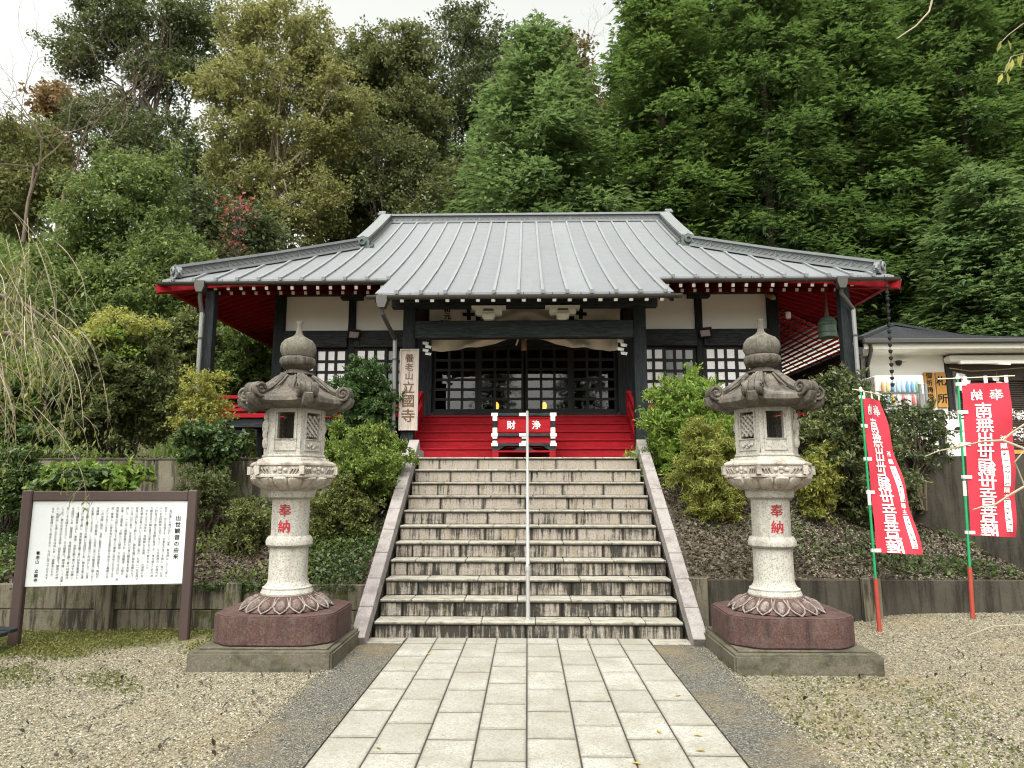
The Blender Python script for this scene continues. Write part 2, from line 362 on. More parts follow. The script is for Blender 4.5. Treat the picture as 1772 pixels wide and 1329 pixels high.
def t_roof():
    t = NT('grey_sheet_metal'); v = t.obj(rnd=True); r = t.n('ObjectInfo').outputs['Random']
    a = t.mix(r, (.158, .162, .174), (.19, .196, .208))
    c = t.mix(t.ramp(t.noise(t.obj((3, .5, .5), True), 1.5, 6, .7), [(.45, 0), (.75, .5)]), a, (.15, .153, .16))
    w2 = t.noise(t.obj((9, .6, .6), True), 2.5, 6, .7)
    c = t.mix(t.math('MULTIPLY', t.ramp(w2, [(.52, 0), (.72, 1)]), .45), c, (.115, .115, .108))
    return t.prin(c, t.ramp(t.noise(v, 3, 4), [(.3, .42), (.7, .58)]), t.bump(t.noise(v, 1.6, 3), .12, .03), .5)
M['roof'] = t_roof()
def t_sheet():
    t = NT('pale_roof_sheet'); c = t.mix(t.noise(t.obj(), 6, 4), (.62, .66, .60), (.82, .83, .79))
    m = t.n('MixShader', {0: .85, 1: t.n('BsdfDiffuse', {0: c}).outputs[0], 2: t.n('BsdfTranslucent', {0: c}).outputs[0]}); t.t.links.new(m.outputs[0], t.out.inputs[0]); return t.mat
M['roofsheet'] = t_sheet()
M['batten'] = flat('roof_batten_metal', (.20, .21, .215), .5, .5, var=.25, sc=2)
M['ridge'] = flat('ridge_aged_metal', (.145, .155, .16), .55, .5, var=.3, sc=5)
M['ridgel'] = flat('ridge_pale_metal', (.17, .18, .18), .6, .4, var=.25, sc=5)
M['verdigris'] = flat('ornament_dark_bronze', (.055, .075, .065), .6, .5, var=.4, sc=14)
M['gutter'] = flat('gutter_brown_metal', (.048, .045, .040), .4, .5, var=.2)
M['pipe'] = flat('downpipe_grey', (.20, .20, .195), .45, .5, var=.15)
M['steel'] = flat('handrail_steel', (.46, .46, .45), .32, .5, metal=.45, var=.08)
M['bronze'] = flat('bell_bronze', (.065, .10, .075), .55, .5, var=.5, sc=14, bump=.3)
M['paper'] = flat('white_paper', (.82, .81, .78), .8, .2, var=.04)
def t_pane(name, a, b):
    t = NT(name); c = t.mix(t.noise(t.obj(rnd=True), 3, 3), a, b)
    return t.prin(c, .12, None, .5, **{'Coat Weight': .4, 'Coat Roughness': .02})
M['pane'] = t_pane('papered_window_pane', (.82, .83, .83), (.88, .88, .87))
M['pane_grey'] = t_pane('grey_window_pane', (.16, .175, .185), (.26, .275, .28))
def t_glass():
    t = NT('door_glass'); fr = t.n('Fresnel', {'IOR': 1.75}).outputs[0]
    m = t.n('MixShader', {0: fr, 1: t.n('BsdfTransparent', {0: (.45, .45, .45, 1)}).outputs[0], 2: t.n('BsdfGlossy', {'Roughness': .01}).outputs[0]})
    t.t.links.new(m.outputs[0], t.out.inputs[0]); return t.mat
M['glass'] = t_glass()
def emit(name, col, st):
    t = NT(name); e = t.n('Emission', {0: (*col, 1), 1: st}); t.t.links.new(e.outputs[0], t.out.inputs[0]); return t.mat
M['lamp'] = emit('lit_altar_lamp', (1, .55, .08), 3.0)
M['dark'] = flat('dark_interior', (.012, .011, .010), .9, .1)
M['cloth'] = flat('curtain_cloth', (.58, .52, .44), .9, .1, var=.1, sc=4)
M['ink'] = flat('black_ink', (.012, .012, .012), .8, .2)
M['redink'] = flat('red_inscription', (.34, .022, .03), .7, .2)
def t_banner():
    t = NT('banner_red_cloth'); c = t.mix(t.noise(t.obj(), 5, 3), (.60, .045, .075), (.68, .065, .095))
    p = t.n('BsdfPrincipled', {'Base Color': c, 'Roughness': .8, 'Specular IOR Level': .2})
    tr = t.n('BsdfTranslucent', {'Color': (.75, .05, .08, 1)})
    m = t.n('MixShader', {0: .3, 1: p.outputs[0], 2: tr.outputs[0]}); t.t.links.new(m.outputs[0], t.out.inputs[0]); return t.mat
M['banner'] = t_banner()
M['bannerw'] = flat('banner_white_print', (.80, .72, .72), .85, .2, var=.03)
M['green'] = flat('green_plastic_pole', (.012, .27, .095), .4, .5, var=.1)
M['redpost'] = flat('red_painted_post', (.34, .055, .035), .6, .3, var=.25, sc=12)
M['bamboo'] = flat('pale_crossbar', (.68, .66, .42), .5, .3)
M['signbrown'] = flat('brown_sign_metal', (.062, .040, .036), .5, .4, var=.15)
M['signwhite'] = flat('white_sign_face', (.62, .64, .645), .5, .4, var=.05, sc=40)
M['signwood'] = t_timber('weathered_pale_wood', (.33, .27, .235), (.50, .44, .40), (16, 16, 1.2))
M['carved'] = flat('carved_brown', (.13, .075, .045), .8, .2, var=.3)
M['signorange'] = t_timber('varnished_cedar', (.40, .19, .045), (.56, .30, .09), (14, 14, 1))
M['shutter'] = flat('brown_shutter', (.058, .040, .034), .5, .4, var=.15)
M['slate'] = stone('slate_roof', (.032, .036, .038), (.015, .016, .017), .6, 60, .4, (.012, .013, .014), (.6, 9, 9), light=(.10, .105, .11), bump=.6)
M['redlac'] = flat('red_lacquer', (.68, .025, .04), .5, .3)
M['black'] = flat('black_metal', (.014, .014, .015), .45, .4)
M['lamp_glass'] = flat('floodlight_glass', (.36, .37, .38), .5, .3)
M['bark'] = stone('bark_grey_brown', (.065, .052, .04), (.035, .028, .02), .4, 40, .6, (.02, .016, .012), (8, 8, 1), light=(.12, .105, .085), bump=1)
M['bark_pale'] = stone('bark_pale', (.20, .165, .125), (.10, .08, .06), .4, 40, .5, (.06, .05, .035), (8, 8, 1), light=(.3, .27, .22), bump=1)
M['twig'] = flat('pale_twig', (.33, .28, .20), .8, .2, var=.35, sc=9)
M['twig_dark'] = flat('grey_brown_twig', (.12, .09, .065), .85, .2, var=.3, sc=9)
# foliage
M['lf_hinoki'] = leafmat('leaf_cypress', [(0, (.018, .044, .013)), (.5, (.050, .105, .026)), (1, (.135, .205, .050))], .4, patch=((.15, .19, .045), .56, .78), psc=.3)
M['lf_hinoki_l'] = leafmat('leaf_cypress_light', [(0, (.034, .074, .024)), (.5, (.082, .150, .046)), (1, (.17, .235, .078))], .4)
M['lf_ever'] = leafmat('leaf_evergreen_dark', [(0, (.024, .038, .014)), (.6, (.064, .088, .030)), (1, (.135, .16, .05))], .3, patch=((.16, .165, .05), .56, .8))
M['lf_olive'] = leafmat('leaf_olive_yellow', [(0, (.065, .080, .026)), (.5, (.15, .165, .052)), (1, (.30, .285, .095))], .45, patch=((.34, .29, .085), .58, .82))
M['lf_olived'] = leafmat('leaf_olive_dark', [(0, (.042, .058, .020)), (.6, (.10, .122, .038)), (1, (.20, .205, .065))], .35)
M['lf_camphor'] = leafmat('leaf_camphor', [(0, (.034, .068, .022)), (.5, (.085, .135, .040)), (1, (.18, .225, .065))], .4, patch=((.25, .27, .06), .60, .8), psc=.5)
M['lf_brown'] = leafmat('leaf_autumn_brown', [(0, (.09, .075, .035)), (.6, (.16, .13, .055)), (1, (.22, .17, .07))], .3)
M['lf_orange'] = leafmat('leaf_autumn_orange', [(0, (.12, .07, .035)), (.6, (.21, .115, .05)), (1, (.20, .16, .07))], .35)
M['lf_red'] = leafmat('leaf_maple_red', [(0, (.16, .03, .03)), (.6, (.28, .05, .05)), (1, (.26, .13, .06))], .35)
M['lf_shrub'] = leafmat('leaf_shrub_mid', [(0, (.045, .062, .02)), (.5, (.095, .115, .036)), (1, (.17, .185, .055))], .35)
M['lf_yellow'] = leafmat('leaf_shrub_yellow', [(0, (.10, .125, .028)), (.5, (.21, .235, .05)), (1, (.40, .37, .085))], .4)
M['lf_azalea'] = leafmat('leaf_azalea', [(0, (.045, .085, .018)), (.5, (.115, .175, .034)), (1, (.23, .28, .055))], .35)
M['lf_bright'] = leafmat('leaf_bright_green', [(0, (.05, .10, .018)), (.5, (.13, .215, .035)), (1, (.27, .35, .065))], .4)
M['lf_cyp_olive'] = leafmat('leaf_feathery_olive', [(0, (.08, .10, .02)), (.5, (.17, .195, .04)), (1, (.30, .30, .07))], .35)
M['lf_dark'] = leafmat('leaf_dark_gloss', [(0, (.020, .050, .018)), (.6, (.045, .092, .030)), (1, (.095, .155, .05))], .3, rough=.35)
M['lf_nandina'] = leafmat('leaf_nandina', [(0, (0.029, 0.049, 0.021)), (.6, (0.065, 0.091, 0.034)), (1, (0.143, 0.156, 0.058))], .25, patch=((0.260, 0.260, 0.078), .58, .8), psc=1.2)
M['lf_ivy'] = leafmat('leaf_ivy', [(0, (.026, .052, .018)), (.6, (.055, .095, .028)), (1, (.11, .155, .045))], .3, rough=.4)
M['lf_moss'] = leafmat('leaf_moss_clover', [(0, (.055, .07, .016)), (.5, (.105, .12, .025)), (1, (.18, .175, .05))], .3)
M['lf_fern'] = leafmat('leaf_fern', [(0, (0.060, 0.100, 0.020)), (.5, (0.100, 0.160, 0.030)), (1, (0.170, 0.210, 0.050))], .35, patch=((0.170, 0.150, 0.050), .55, .8))
M['litter'] = leafmat('leaf_litter', [(0, (.022, .016, .011)), (.5, (.058, .042, .027)), (1, (.16, .125, .08))], .1)
M['fallen'] = leafmat('leaf_fallen_yellow', [(0, (.40, .24, .04)), (1, (.55, .38, .06))], .2)
M['lf_pale'] = leafmat('leaf_pale_willow', [(0, (.08, .12, .045)), (.6, (.15, .185, .065)), (1, (.36, .33, .07))], .4)

# ---------------------------------------------------------------- lettering
GL = {}
def glyph(ch, bold):
    """flat outline of a character (2-D points, faces, layer of each point); bold strokes are thickened by shifted layers"""
    k = (ch, bold)
    if k not in GL:
        c = bpy.data.curves.new('lettering', 'FONT'); c.body = ch; c.resolution_u = 2
        o = bpy.data.objects.new('lettering', c); COL.objects.link(o)
        dg = bpy.context.evaluated_depsgraph_get(); me = bpy.data.meshes.new_from_object(o.evaluated_get(dg))
        V = np.array([v.co[:2] for v in me.vertices] or [(0, 0)], float) - (.5, .37)
        F = [tuple(p.vertices) for p in me.polygons]
        bpy.data.objects.remove(o); bpy.data.curves.remove(c); bpy.data.meshes.remove(me)
        W, G = [], []; n = len(V)
        for q, (dx, dy) in enumerate(((0, 0), (1, 0), (-1, 0), (0, .7), (0, -.7)) if bold else ((0, 0),)):
            W += [(x+dx*bold, y+dy*bold, q) for x, y in V]; G += [tuple(i+q*n for i in f) for f in F]
        GL[k] = (W, G)
    return GL[k]
def letters(items, fn, bold=.02):
    """items: (char, x, y, size); fn maps flat (x, y) to a 3-D point"""
    b = MB()
    for ch, x, y, sz in items:
        if ch in ' \u3000': continue
        V, F = glyph(ch, bold)
        o = Vector(fn(x, y)); nn = (Vector(fn(x+.01, y))-o).cross(Vector(fn(x, y+.01))-o).normalized()*.0004
        b.add([Vector(fn(x+p[0]*sz, y+p[1]*sz))+nn*p[2] for p in V], F)
    return b
# ---------------------------------------------------------------- ground, banks, hillside
def sstep(a, b, x):
    t = np.clip((x-a)/(b-a), 0, 1); return t*t*(3-2*t)
def court_z(x, y):
    return .22*sstep(2.6, 4.2, x)*sstep(6.6, 8.0, y)*(1-sstep(4.9, 5.8, x)*sstep(7.95, 7.6, y)) + .02*np.sin(1.7*x+.6*y)*np.sin(1.1*y-.4*x)*(np.abs(x) > 3.0) - .006
def bank_z(x, y):
    lo = np.where(x < 0, .47, .53-.28*sstep(5.5, 6.4, x)); t = np.clip((y-8.0)/np.where(x < 0, 2.0, 2.65), 0, 1.4)
    hi = np.where(x < 0, 1.38, 2.0-.72*sstep(3.3, 5.2, x)-.85*sstep(5.3, 6.4, x))
    return lo+(hi-lo)*np.clip(t, 0, 1)**.9+.03*np.sin(3*x+y)*np.sin(2.3*y)
def hill_z(x, y):
    edge = 23.5-11.0*sstep(-4.8, -8.0, x)+2.5*sstep(8, 14, x)
    d = np.maximum(0, y-edge); e2 = np.maximum(0, -x-8.5)*.35
    return 1.985+.50*d*np.exp(-d/45)+e2*sstep(10.5, 13, y)*.9+.12*np.sin(.9*x+.4*y)*sstep(0, 3, d)
def grid(name, x0, x1, y0, y1, step, fz, mat, kind='structure', smooth=True):
    xs = np.linspace(x0, x1, max(2, int((x1-x0)/step)+1)); ys = np.linspace(y0, y1, max(2, int((y1-y0)/step)+1))
    X, Y = np.meshgrid(xs, ys); Z = fz(X, Y)+0*X
    V = np.stack([X, Y, Z], -1).reshape(-1, 3); nx = len(xs); i = np.arange(len(ys)-1)[:, None]*nx+np.arange(nx-1)[None]
    F = np.stack([i, i+1, i+nx+1, i+nx], -1).reshape(-1, 4)
    return tag(link(name, fastmesh(name, V, F, mat, smooth)), kind=kind)
CX = -.05
PX0, PX1, SX0, SX1 = -1.25, 1.23, -1.76, 1.74
grid('gravel_court', -9.5, 9.5, .3, 8.02, .15, court_z, M['gravel'])
grid('distant_ground', -260, 260, -260, 260, 20, lambda x, y: -.06+0*x, M['gravel'])
grid('bank_slope', -9.5, -1.7, 7.98, 10.1, .2, bank_z, M['soil'])
grid('bank_slope', 1.7, 9.5, 7.98, 10.7, .2, bank_z, M['soil'])
grid('terrace_ground', -9.5, -1.72, 10.05, 13.2, .6, lambda x, y: 1.985+0*x, M['terrace'])
grid('terrace_ground', -1.72, 1.72, 10.6, 13.2, .6, lambda x, y: 1.985+0*x, M['terrace'])
grid('terrace_ground', 1.72, 5.3, 10.62, 13.2, .6, lambda x, y: 1.985-.75*sstep(3.3, 5.2, x)*sstep(11.3, 10.6, y), M['terrace'])
grid('terrace_ground', 5.3, 30, 10.1, 13.2, .6, lambda x, y: 1.985+0*x, M['terrace'])
grid('hillside', -70, 70, 12.9, 120, 1.2, hill_z, M['hillsoil'])
# paved path: every slab a piece in a recessed mortar bed
path = tag(MB().box(PX0, PX1, 1.5, 7.49, -.05, .0165).build('stone_path', M['joint']), kind='structure')
ncol = 8; wcol = (PX1-PX0)/ncol; L = .527
for c in range(ncol):
    off = (c % 2)*.26+(.03 if c in (2, 5) else 0)+(.1 if c == 3 else 0)
    y = 7.22-off
    xs = PX0+c*wcol
    if off > .02: piece('paving_slab', (xs+wcol/2, 7.22-off/2+.002, .006), (wcol-.010, off-.018, .03), M['slab'], path, bevel=.003)
    while y > 1.9:
        piece('paving_slab', (xs+wcol/2, y-L/2, .006+random.uniform(-.0012, .0012)), (wcol-.010, L-.018, .03), M['slab'], path, (random.uniform(-.002, .002), random.uniform(-.002, .002), 0), bevel=.003)
        y -= L
    piece('paving_slab', (xs+wcol/2, 7.36, .006), (wcol-.008, .25, .03), M['slab'], path, bevel=.003)
for s, (a, b) in ((0, (SX0, PX0-.012)), (1, (PX1+.012, SX1))):
    st = tag(MB().box(a, b, 1.5, 7.24, -.05, .012).build('aggregate_strip', M['aggregate']), kind='structure')
    for y0 in (7.37,): piece('border_slab', ((a+b)/2, y0, .004), (b-a-.01, .24, .03), M['tread'], st)
# ---------------------------------------------------------------- stone staircase
ST = thing('stone_staircase', 'weathered granite staircase of eleven streaked steps climbing to the temple hall', 'staircase', (0, 7.5, 0))
RI, TR, Y0 = 2.0/11, .271, 7.5
core = MB(); core.prism([(Y0+.02, -.1)]+[p for k in range(11) for p in ((Y0+.02+k*TR, (k+1)*RI-.03), (Y0+.02+(k+1)*TR, (k+1)*RI-.03))]+[(Y0+11*TR+.02, -.1)], 'x', -1.6, 1.6)
core.build('stair_core', M['mortar'], ST)
offs = [.16, .0, .30, .42, .12, .52, .22, .40, .05, .36, .20]
LS = .575
for k in range(11):
    yf = Y0+k*TR; xs = [-1.605]; x = -1.605+.17+((offs[k]*1.7+.07*k) % .45)
    while x < 1.58: xs.append(x); x += LS+random.uniform(-.01, .01)
    xs.append(1.605)
    if xs[-1]-xs[-2] < .1: xs.pop(-2)
    for a, b in zip(xs, xs[1:]):
        piece('riser_stone', ((a+b)/2, yf+.035+random.uniform(-.002, .002), k*RI+(RI-.034)/2), (b-a-.008, .07, RI-.036), M['riser'], ST, bevel=.006)
    for i, (a, b) in enumerate(zip(xs, xs[1:])):
        a2 = a+.1 if i else a; b2 = b+.1 if i < len(xs)-2 else b
        d = TR+.03 if k < 10 else .5
        piece('tread_stone', ((a2+b2)/2, yf-.022+d/2, (k+1)*RI-.0165), (b2-a2-.006, d, .033), M['tread'], ST, bevel=.006)
for sx in (-1, 1):
    A = Vector((sx*1.70, 7.17, .02)); d = Vector((0, TR, RI)).normalized(); n = 9; tot = 3.93
    for i in range(n):
        c = A+d*(tot*(i+.5)/n); ang = math.atan2(RI, TR)
        piece('coping_stone', c+Vector((0, .02, -.0)), (.15, tot/n-.006, .16), M['coping'], ST, (ang, 0, 0), bevel=.006)
    piece('coping_stone', (sx*1.70, 10.62, 2.06), (.16, .50, .13), M['coping'], ST, bevel=.006)
    cw = MB().prism([(7.3, -.05), (10.9, -.05), (10.9, 1.98), (10.42, 1.98)], 'x', sx*1.635, sx*1.765); cw.build('cheek_wall', M['walldark'], ST)
# handrail in the middle of the steps
HR = thing('stair_handrail', 'slim pale steel handrail running up the middle of the stone steps', 'handrail', (0, 7.6, RI))
r0 = Vector((0, 7.63, .74)); sl = RI/TR; top = Vector((0, 10.52, .74+sl*2.89+.03))
HR_b = MB()
HR_b.tube([(0, 7.63, RI-.01), (0, 7.63, .70)], .022, 12).build('lower_post', M['steel'], HR, smooth=.6)
MB().tube([(0, 7.63, .70), (0, 7.64, .745), (0, 7.68, .785)]+[r0+(top-r0)*t+Vector((0, .05, .03)) for t in (.03, .5, .97)]+[top+Vector((0, .06, .0)), top+Vector((0, .075, -.06)), (0, 10.595, 2.0)], .020, 12).build('rail', M['steel'], HR, smooth=.6)
MB().lathe([(.028, 0), (.028, .05)], 12, c=(0, 7.63, .68)).build('joint_sleeve', M['steel'], HR, smooth=.6)
MB().lathe([(.05, 0), (.05, .008)], 16, c=(0, 7.63, RI)).build('base_flange', M['steel'], HR, smooth=.6)
# ---------------------------------------------------------------- retaining walls
def retaining(name, label, x0, x1, y, z0, z1, pitch, rows, mat, postw=.17, group=None):
    t = thing(name, label, 'retaining wall', ((x0+x1)/2, y, z0), group=group)
    n = max(1, round((x1-x0)/pitch)); p = (x1-x0)/n
    for i in range(n):
        for r in range(rows):
            h = (z1-z0)/rows
            piece('concrete_board', (x0+p*(i+.5), y+.035+random.uniform(-.004, .004), z0+h*(r+.5)), (p-.01, .07, h-.008), mat, t, bevel=.006)
        piece('wall_post', (x0+p*i, y-.02, (z0+z1)/2+.01), (postw, .13, z1-z0+.03), M['wall'], t, bevel=.01)
    return t
retaining('low_retaining_wall', 'low mossy concrete wall behind the white notice board', -9.0, -1.78, 7.86, -.05, .5, 1.55, 2, M['wall'])
retaining('low_retaining_wall', 'low stained concrete wall behind the lantern and banners', 1.86, 5.6, 7.92, -.02, .56, 1.95, 1, M['walldark'], .2)
for (x0, x1, lab) in ((-9.0, -1.8, 'grey upper concrete wall on the bank under the large bush'),):
    t = thing('upper_retaining_wall', lab, 'retaining wall', ((x0+x1)/2, 10.0, 1.3))
    n = 4
    for i in range(n):
        a = x0+(x1-x0)*i/n; b = x0+(x1-x0)*(i+1)/n
        piece('wall_panel', ((a+b)/2, 10.04, 1.65), (b-a-.008, .14, .62), M['wall'], t, bevel=.012)
    t2 = MB().box(x0, x1, 9.96, 10.12, 1.955, 1.985).build('wall_cap', M['walldark'], t, bevel=.006)
RW = thing('tall_retaining_wall', 'tall dark concrete retaining wall below the white office', 'retaining wall', (6, 9.6, .3))
b = MB(); b.add([(5.30,10.05,.0),(8.2,8.0,.0),(8.2,8.0,1.99),(5.30,10.05,1.985),(5.30,10.3,.0),(8.4,8.2,.0),(8.4,8.2,1.99),(5.30,10.3,1.985)],
              [(0,1,2,3),(5,4,7,6),(3,2,6,7),(1,0,4,5),(4,0,3,7),(1,5,6,2)])
b.build('wall_face', M['walldark'], RW)
piece('wall_post', (5.22, 10.05, 1.35), (.24, .3, 1.2), M['wall'], RW, bevel=.01)
# wedge kerb of the ramp at the far right
RK = thing('ramp_kerb', 'mossy concrete ramp kerb rising beside the gravel at the right edge', 'kerb', (5.6, 8.4, 0))
b = MB(); b.add([(4.95,7.95,.0),(8.2,7.62,-.1),(8.2,7.9,-.1),(4.95,8.1,.0),(4.95,7.95,.235),(8.2,7.62,.27),(8.2,7.9,.27),(4.95,8.1,.24)], [(0,1,5,4),(4,5,6,7),(1,2,6,5),(2,3,7,6),(3,0,4,7),(3,2,1,0)])
b.build('kerb_face', M['concrete'], RK)

# ---------------------------------------------------------------- temple hall
TH = thing('temple_hall', 'black timber temple hall with a grey ribbed metal roof and red steps', 'temple', (CX, 13.3, 2.0))
EX, EY, RY = 6.44, 11.8, 17.2
def SZ(s): return 5.22+.522*s+.0125*s*s
def roofpt(x, y): return Vector((CX+x, y, SZ(y-EY)))
def strip(name, cols, mat, parent, thick=.035):
    """cols: rows of (left, right) points going up the slope"""
    b = MB(); V = []; 
    for a, c in cols: V += [a, c]
    n = len(V); V2 = [Vector(p)-Vector((0, 0, thick)) for p in V]; F = []
    for i in range(len(cols)-1):
        F += [(2*i, 2*i+1, 2*i+3, 2*i+2), (n+2*i+1, n+2*i, n+2*i+2, n+2*i+3), (2*i, 2*i+2, n+2*i+2, n+2*i), (2*i+1, n+2*i+1, n+2*i+3, 2*i+3)]
    F += [(1, 0, n, n+1), (n-2, n-1, 2*n-1, 2*n-2)]
    return b.add(V+V2, F).build(name, mat, parent)
def front_range(x):
    y0 = 10.6 if abs(x) < 2.351 else EY
    y1 = RY if abs(x) <= 3.6 else EY+(EX-abs(x))
    return y0, y1
SP = .385; lines = [(-.085+SP*k) for k in range(-17, 18)]
xs = sorted([-EX, EX, -2.35, 2.35, -3.6, 3.6]+[x for x in lines if abs(x) < EX-.1])
xs = [x for i, x in enumerate(xs) if i == 0 or x-xs[i-1] > .02]
for a, c in zip(xs, xs[1:]):
    m = (a+c)/2; y0 = 10.6 if abs(m) < 2.35 else EY
    ya = RY if abs(m) < 3.6 else EY+EX-abs(a); yc = RY if abs(m) < 3.6 else EY+EX-abs(c)
    rows = []
    for i in range(9):
        t = i/8; p, q = y0+(ya-y0)*t, y0+(yc-y0)*t
        rows.append((roofpt(a, p), roofpt(c, q)))
    strip('roof_panel', rows, M['roof'], TH)
for x in lines:
    if abs(x) > EX-.15: continue
    y0, y1 = front_range(x); y1 -= .02 if abs(x) > 3.6 else .12
    P = [roofpt(x, y0-.035+(y1-y0+.035)*i/8)+Vector((0, 0, .014)) for i in range(9)]
    b = MB()
    for p, q in zip(P, P[1:]): b.bar(p, q+(q-p)*.04, .046, .046)
    b.bar(P[0]-Vector((0, .012, 0)), P[0]+Vector((0, .01, .004)), .056, .056)
    b.build('roof_batten', M['batten'], TH)
# side slopes (west, east), rear slope, gables
for sx in (-1, 1):
    ys = np.arange(EY, 2*RY-EY+.01, .45); ys[-1] = 2*RY-EY
    for a, c in zip(ys, ys[1:]):
        def xe(y): return max(3.35, EX-min(y-EY, 2*RY-EY-y)) if True else 0
        rows = []
        for i in range(6):
            t = i/5; xa, xc = EX+(xe(a)-EX)*t, EX+(xe(c)-EX)*t
            P = (Vector((CX+sx*xa, a, SZ(EX-xa))), Vector((CX+sx*xc, c, SZ(EX-xc))))
            rows.append(P if sx < 0 else P[::-1])
        rows = [r[::-1] for r in rows]
        strip('roof_panel', rows, M['roof'], TH)
    for y in np.arange(12.2, 22.4, .45):
        x1 = max(3.4, EX-min(y-EY, 2*RY-EY-y)); b = MB()
        P = [Vector((CX+sx*(EX+.03+(x1-EX)*i/5), y, SZ(EX-(EX+(x1-EX)*i/5))+.014)) for i in range(6)]
        for p, q in zip(P, P[1:]): b.bar(p, q, .046, .046)
        b.build('roof_batten', M['batten'], TH)
    g = MB(); X = CX+sx*3.3
    g.prism([(14.3, 6.4), (2*RY-14.3, 6.4), (RY, 8.3)], 'x', X-.05, X+.05); g.build('gable_wall', M['plaster'], TH)
    bb = MB()
    for s2 in (-1, 1):
        P = [Vector((CX+sx*3.56, RY+s2*(RY-y), SZ(y-EY)-.12)) for y in np.linspace(14.5, 17.2, 6)]
        for p, q in zip(P, P[1:]): bb.bar(p, q, .06, .2)
    bb.build('bargeboard', M['red_shaded'], TH)
rows = []
b = MB()
for i in range(9):
    y = EY+(RY-EY)*i/8; x = 3.6 if y > 14.64 else EX-(y-EY)
    b.v += [(CX-x, 2*RY-y, SZ(y-EY)), (CX+x, 2*RY-y, SZ(y-EY))]
for i in range(8): b.f.append((2*i+1, 2*i, 2*i+2, 2*i+3)); b.m.append(0)
b.build('rear_roof', M['roof'], TH)
# ridges built of stamped sections
def ridge_mesh(L, w, h):
    b = MB(); b.box(0, L, -w/2, w/2, 0, h*.2); b.box(.004, L-.004, -w*.36, w*.36, h*.2, h*.78); b.box(0, L, -w*.55, w*.55, h*.78, h)
    for s in (-1, 1):
        y = s*w*.365
        for k in range(4):
            xa, xb = L*k/4, L*(k+1)/4
            b.bar((xa, y, h*.24), (xb, y, h*.74), .012, .018, (0, 1, 0)); b.bar((xa, y*1.02, h*.74), (xb, y*1.02, h*.24), .012, .018, (0, 1, 0))
        b.box(-.01, .018, y-.012, y+.012, h*.2, h*.78)
    return b.mesh('ridge_section', [M['ridge']])
def ridge_run(P0, P1, n, w, h, parent, mat=None):
    P0 = Vector(P0); P1 = Vector(P1); d = (P1-P0); L = d.length/n; me = ridge_mesh(L, w, h)
    if mat: me.materials[0] = mat
    d.normalize(); y = Vector((0, 0, 1)).cross(d).normalized(); z = d.cross(y)
    rot = Matrix((d, y, z)).transposed().to_euler()
    for i in range(n): link('ridge_section', me, parent, P0+d*L*i-wl(parent), rot)
ridge_run((CX-3.52, RY, 8.33), (CX+3.52, RY, 8.33), 12, .30, .24, TH)
def ornament(c, rz, s, mat):
    b = MB(); Mx = Matrix.Translation(c) @ Matrix.Rotation(rz, 4, 'Z') @ Matrix.Scale(s, 4)
    q = MB(); q.prism([(-.2, 0), (.2, 0), (.23, .08), (.17, .12), (.19, .2), (.12, .3), (.0, .36), (-.12, .3), (-.19, .2), (-.17, .12), (-.23, .08)], 'y', -.06, .07)
    q.lathe([(.10, 0), (.115, .03), (.10, .06), (.05, .065), (.05, .02)], 14)
    n0 = len(q.v)-14*5
    q.v[n0:] = [(p[0], -.06-p[2]*.9, .19+p[1]) for p in q.v[n0:]]
    q.tube([(-.22, -.02, .05), (-.28, -.02, .1), (-.24, -.02, .17)], .035, 6); q.tube([(.22, -.02, .05), (.28, -.02, .1), (.24, -.02, .17)], .035, 6)
    b.add([Mx @ Vector(p) for p in q.v], q.f); b.build('ridge_ornament', mat, TH, smooth=.5)
for sx in (-1, 1):
    P = [Vector((CX+sx*3.58, y, SZ(y-EY)-.0)) for y in np.linspace(14.72, 17.2, 5)]
    for p, q in zip(P, P[1:]): ridge_run(p, q, 1, .24, .22, TH, M['ridgel'])
    ornament(Vector((CX+sx*3.58, 14.66, SZ(14.64-EY)-.03)), 0, .85, M['verdigris'])
    # end finial of the main ridge, facing sideways
    b = MB(); x = CX+sx*3.72
    b.box(x-.07, x+.07, RY-.16, RY+.16, 8.18, 8.44); b.box(x-.1, x+.1, RY-.12, RY+.12, 8.44, 8.50); b.box(x-.07, x+.07, RY-.1, RY+.1, 8.50, 8.57)
    b.box(x-.1, x+.1, RY-.12, RY+.12, 8.57, 8.62); b.tube([(x-.09, RY, 8.66), (x+.09, RY, 8.66)], .05, 8)
    b.build('ridge_finial', M['ridgel'], TH, bevel=.008)
    A = Vector((CX+sx*6.28, 11.96, SZ(.16)-.02)); B = Vector((CX+sx*3.66, 14.58, SZ(2.78)-.02)); mid = Vector((CX+sx*4.97, 13.27, SZ(1.47)-.02))
    ridge_run(A, mid, 4, .26, .22, TH); ridge_run(mid, B, 4, .26, .22, TH)
    ornament(A+Vector((-sx*.02, -.04, -.02)), sx*R(45), .75, M['ridge'])
    C2 = Vector((CX+sx*6.28, 2*RY-11.96, SZ(.16)-.02)); D2 = Vector((CX+sx*3.66, 2*RY-14.58, SZ(2.78)-.02)); ridge_run(C2, D2, 8, .26, .22, TH)
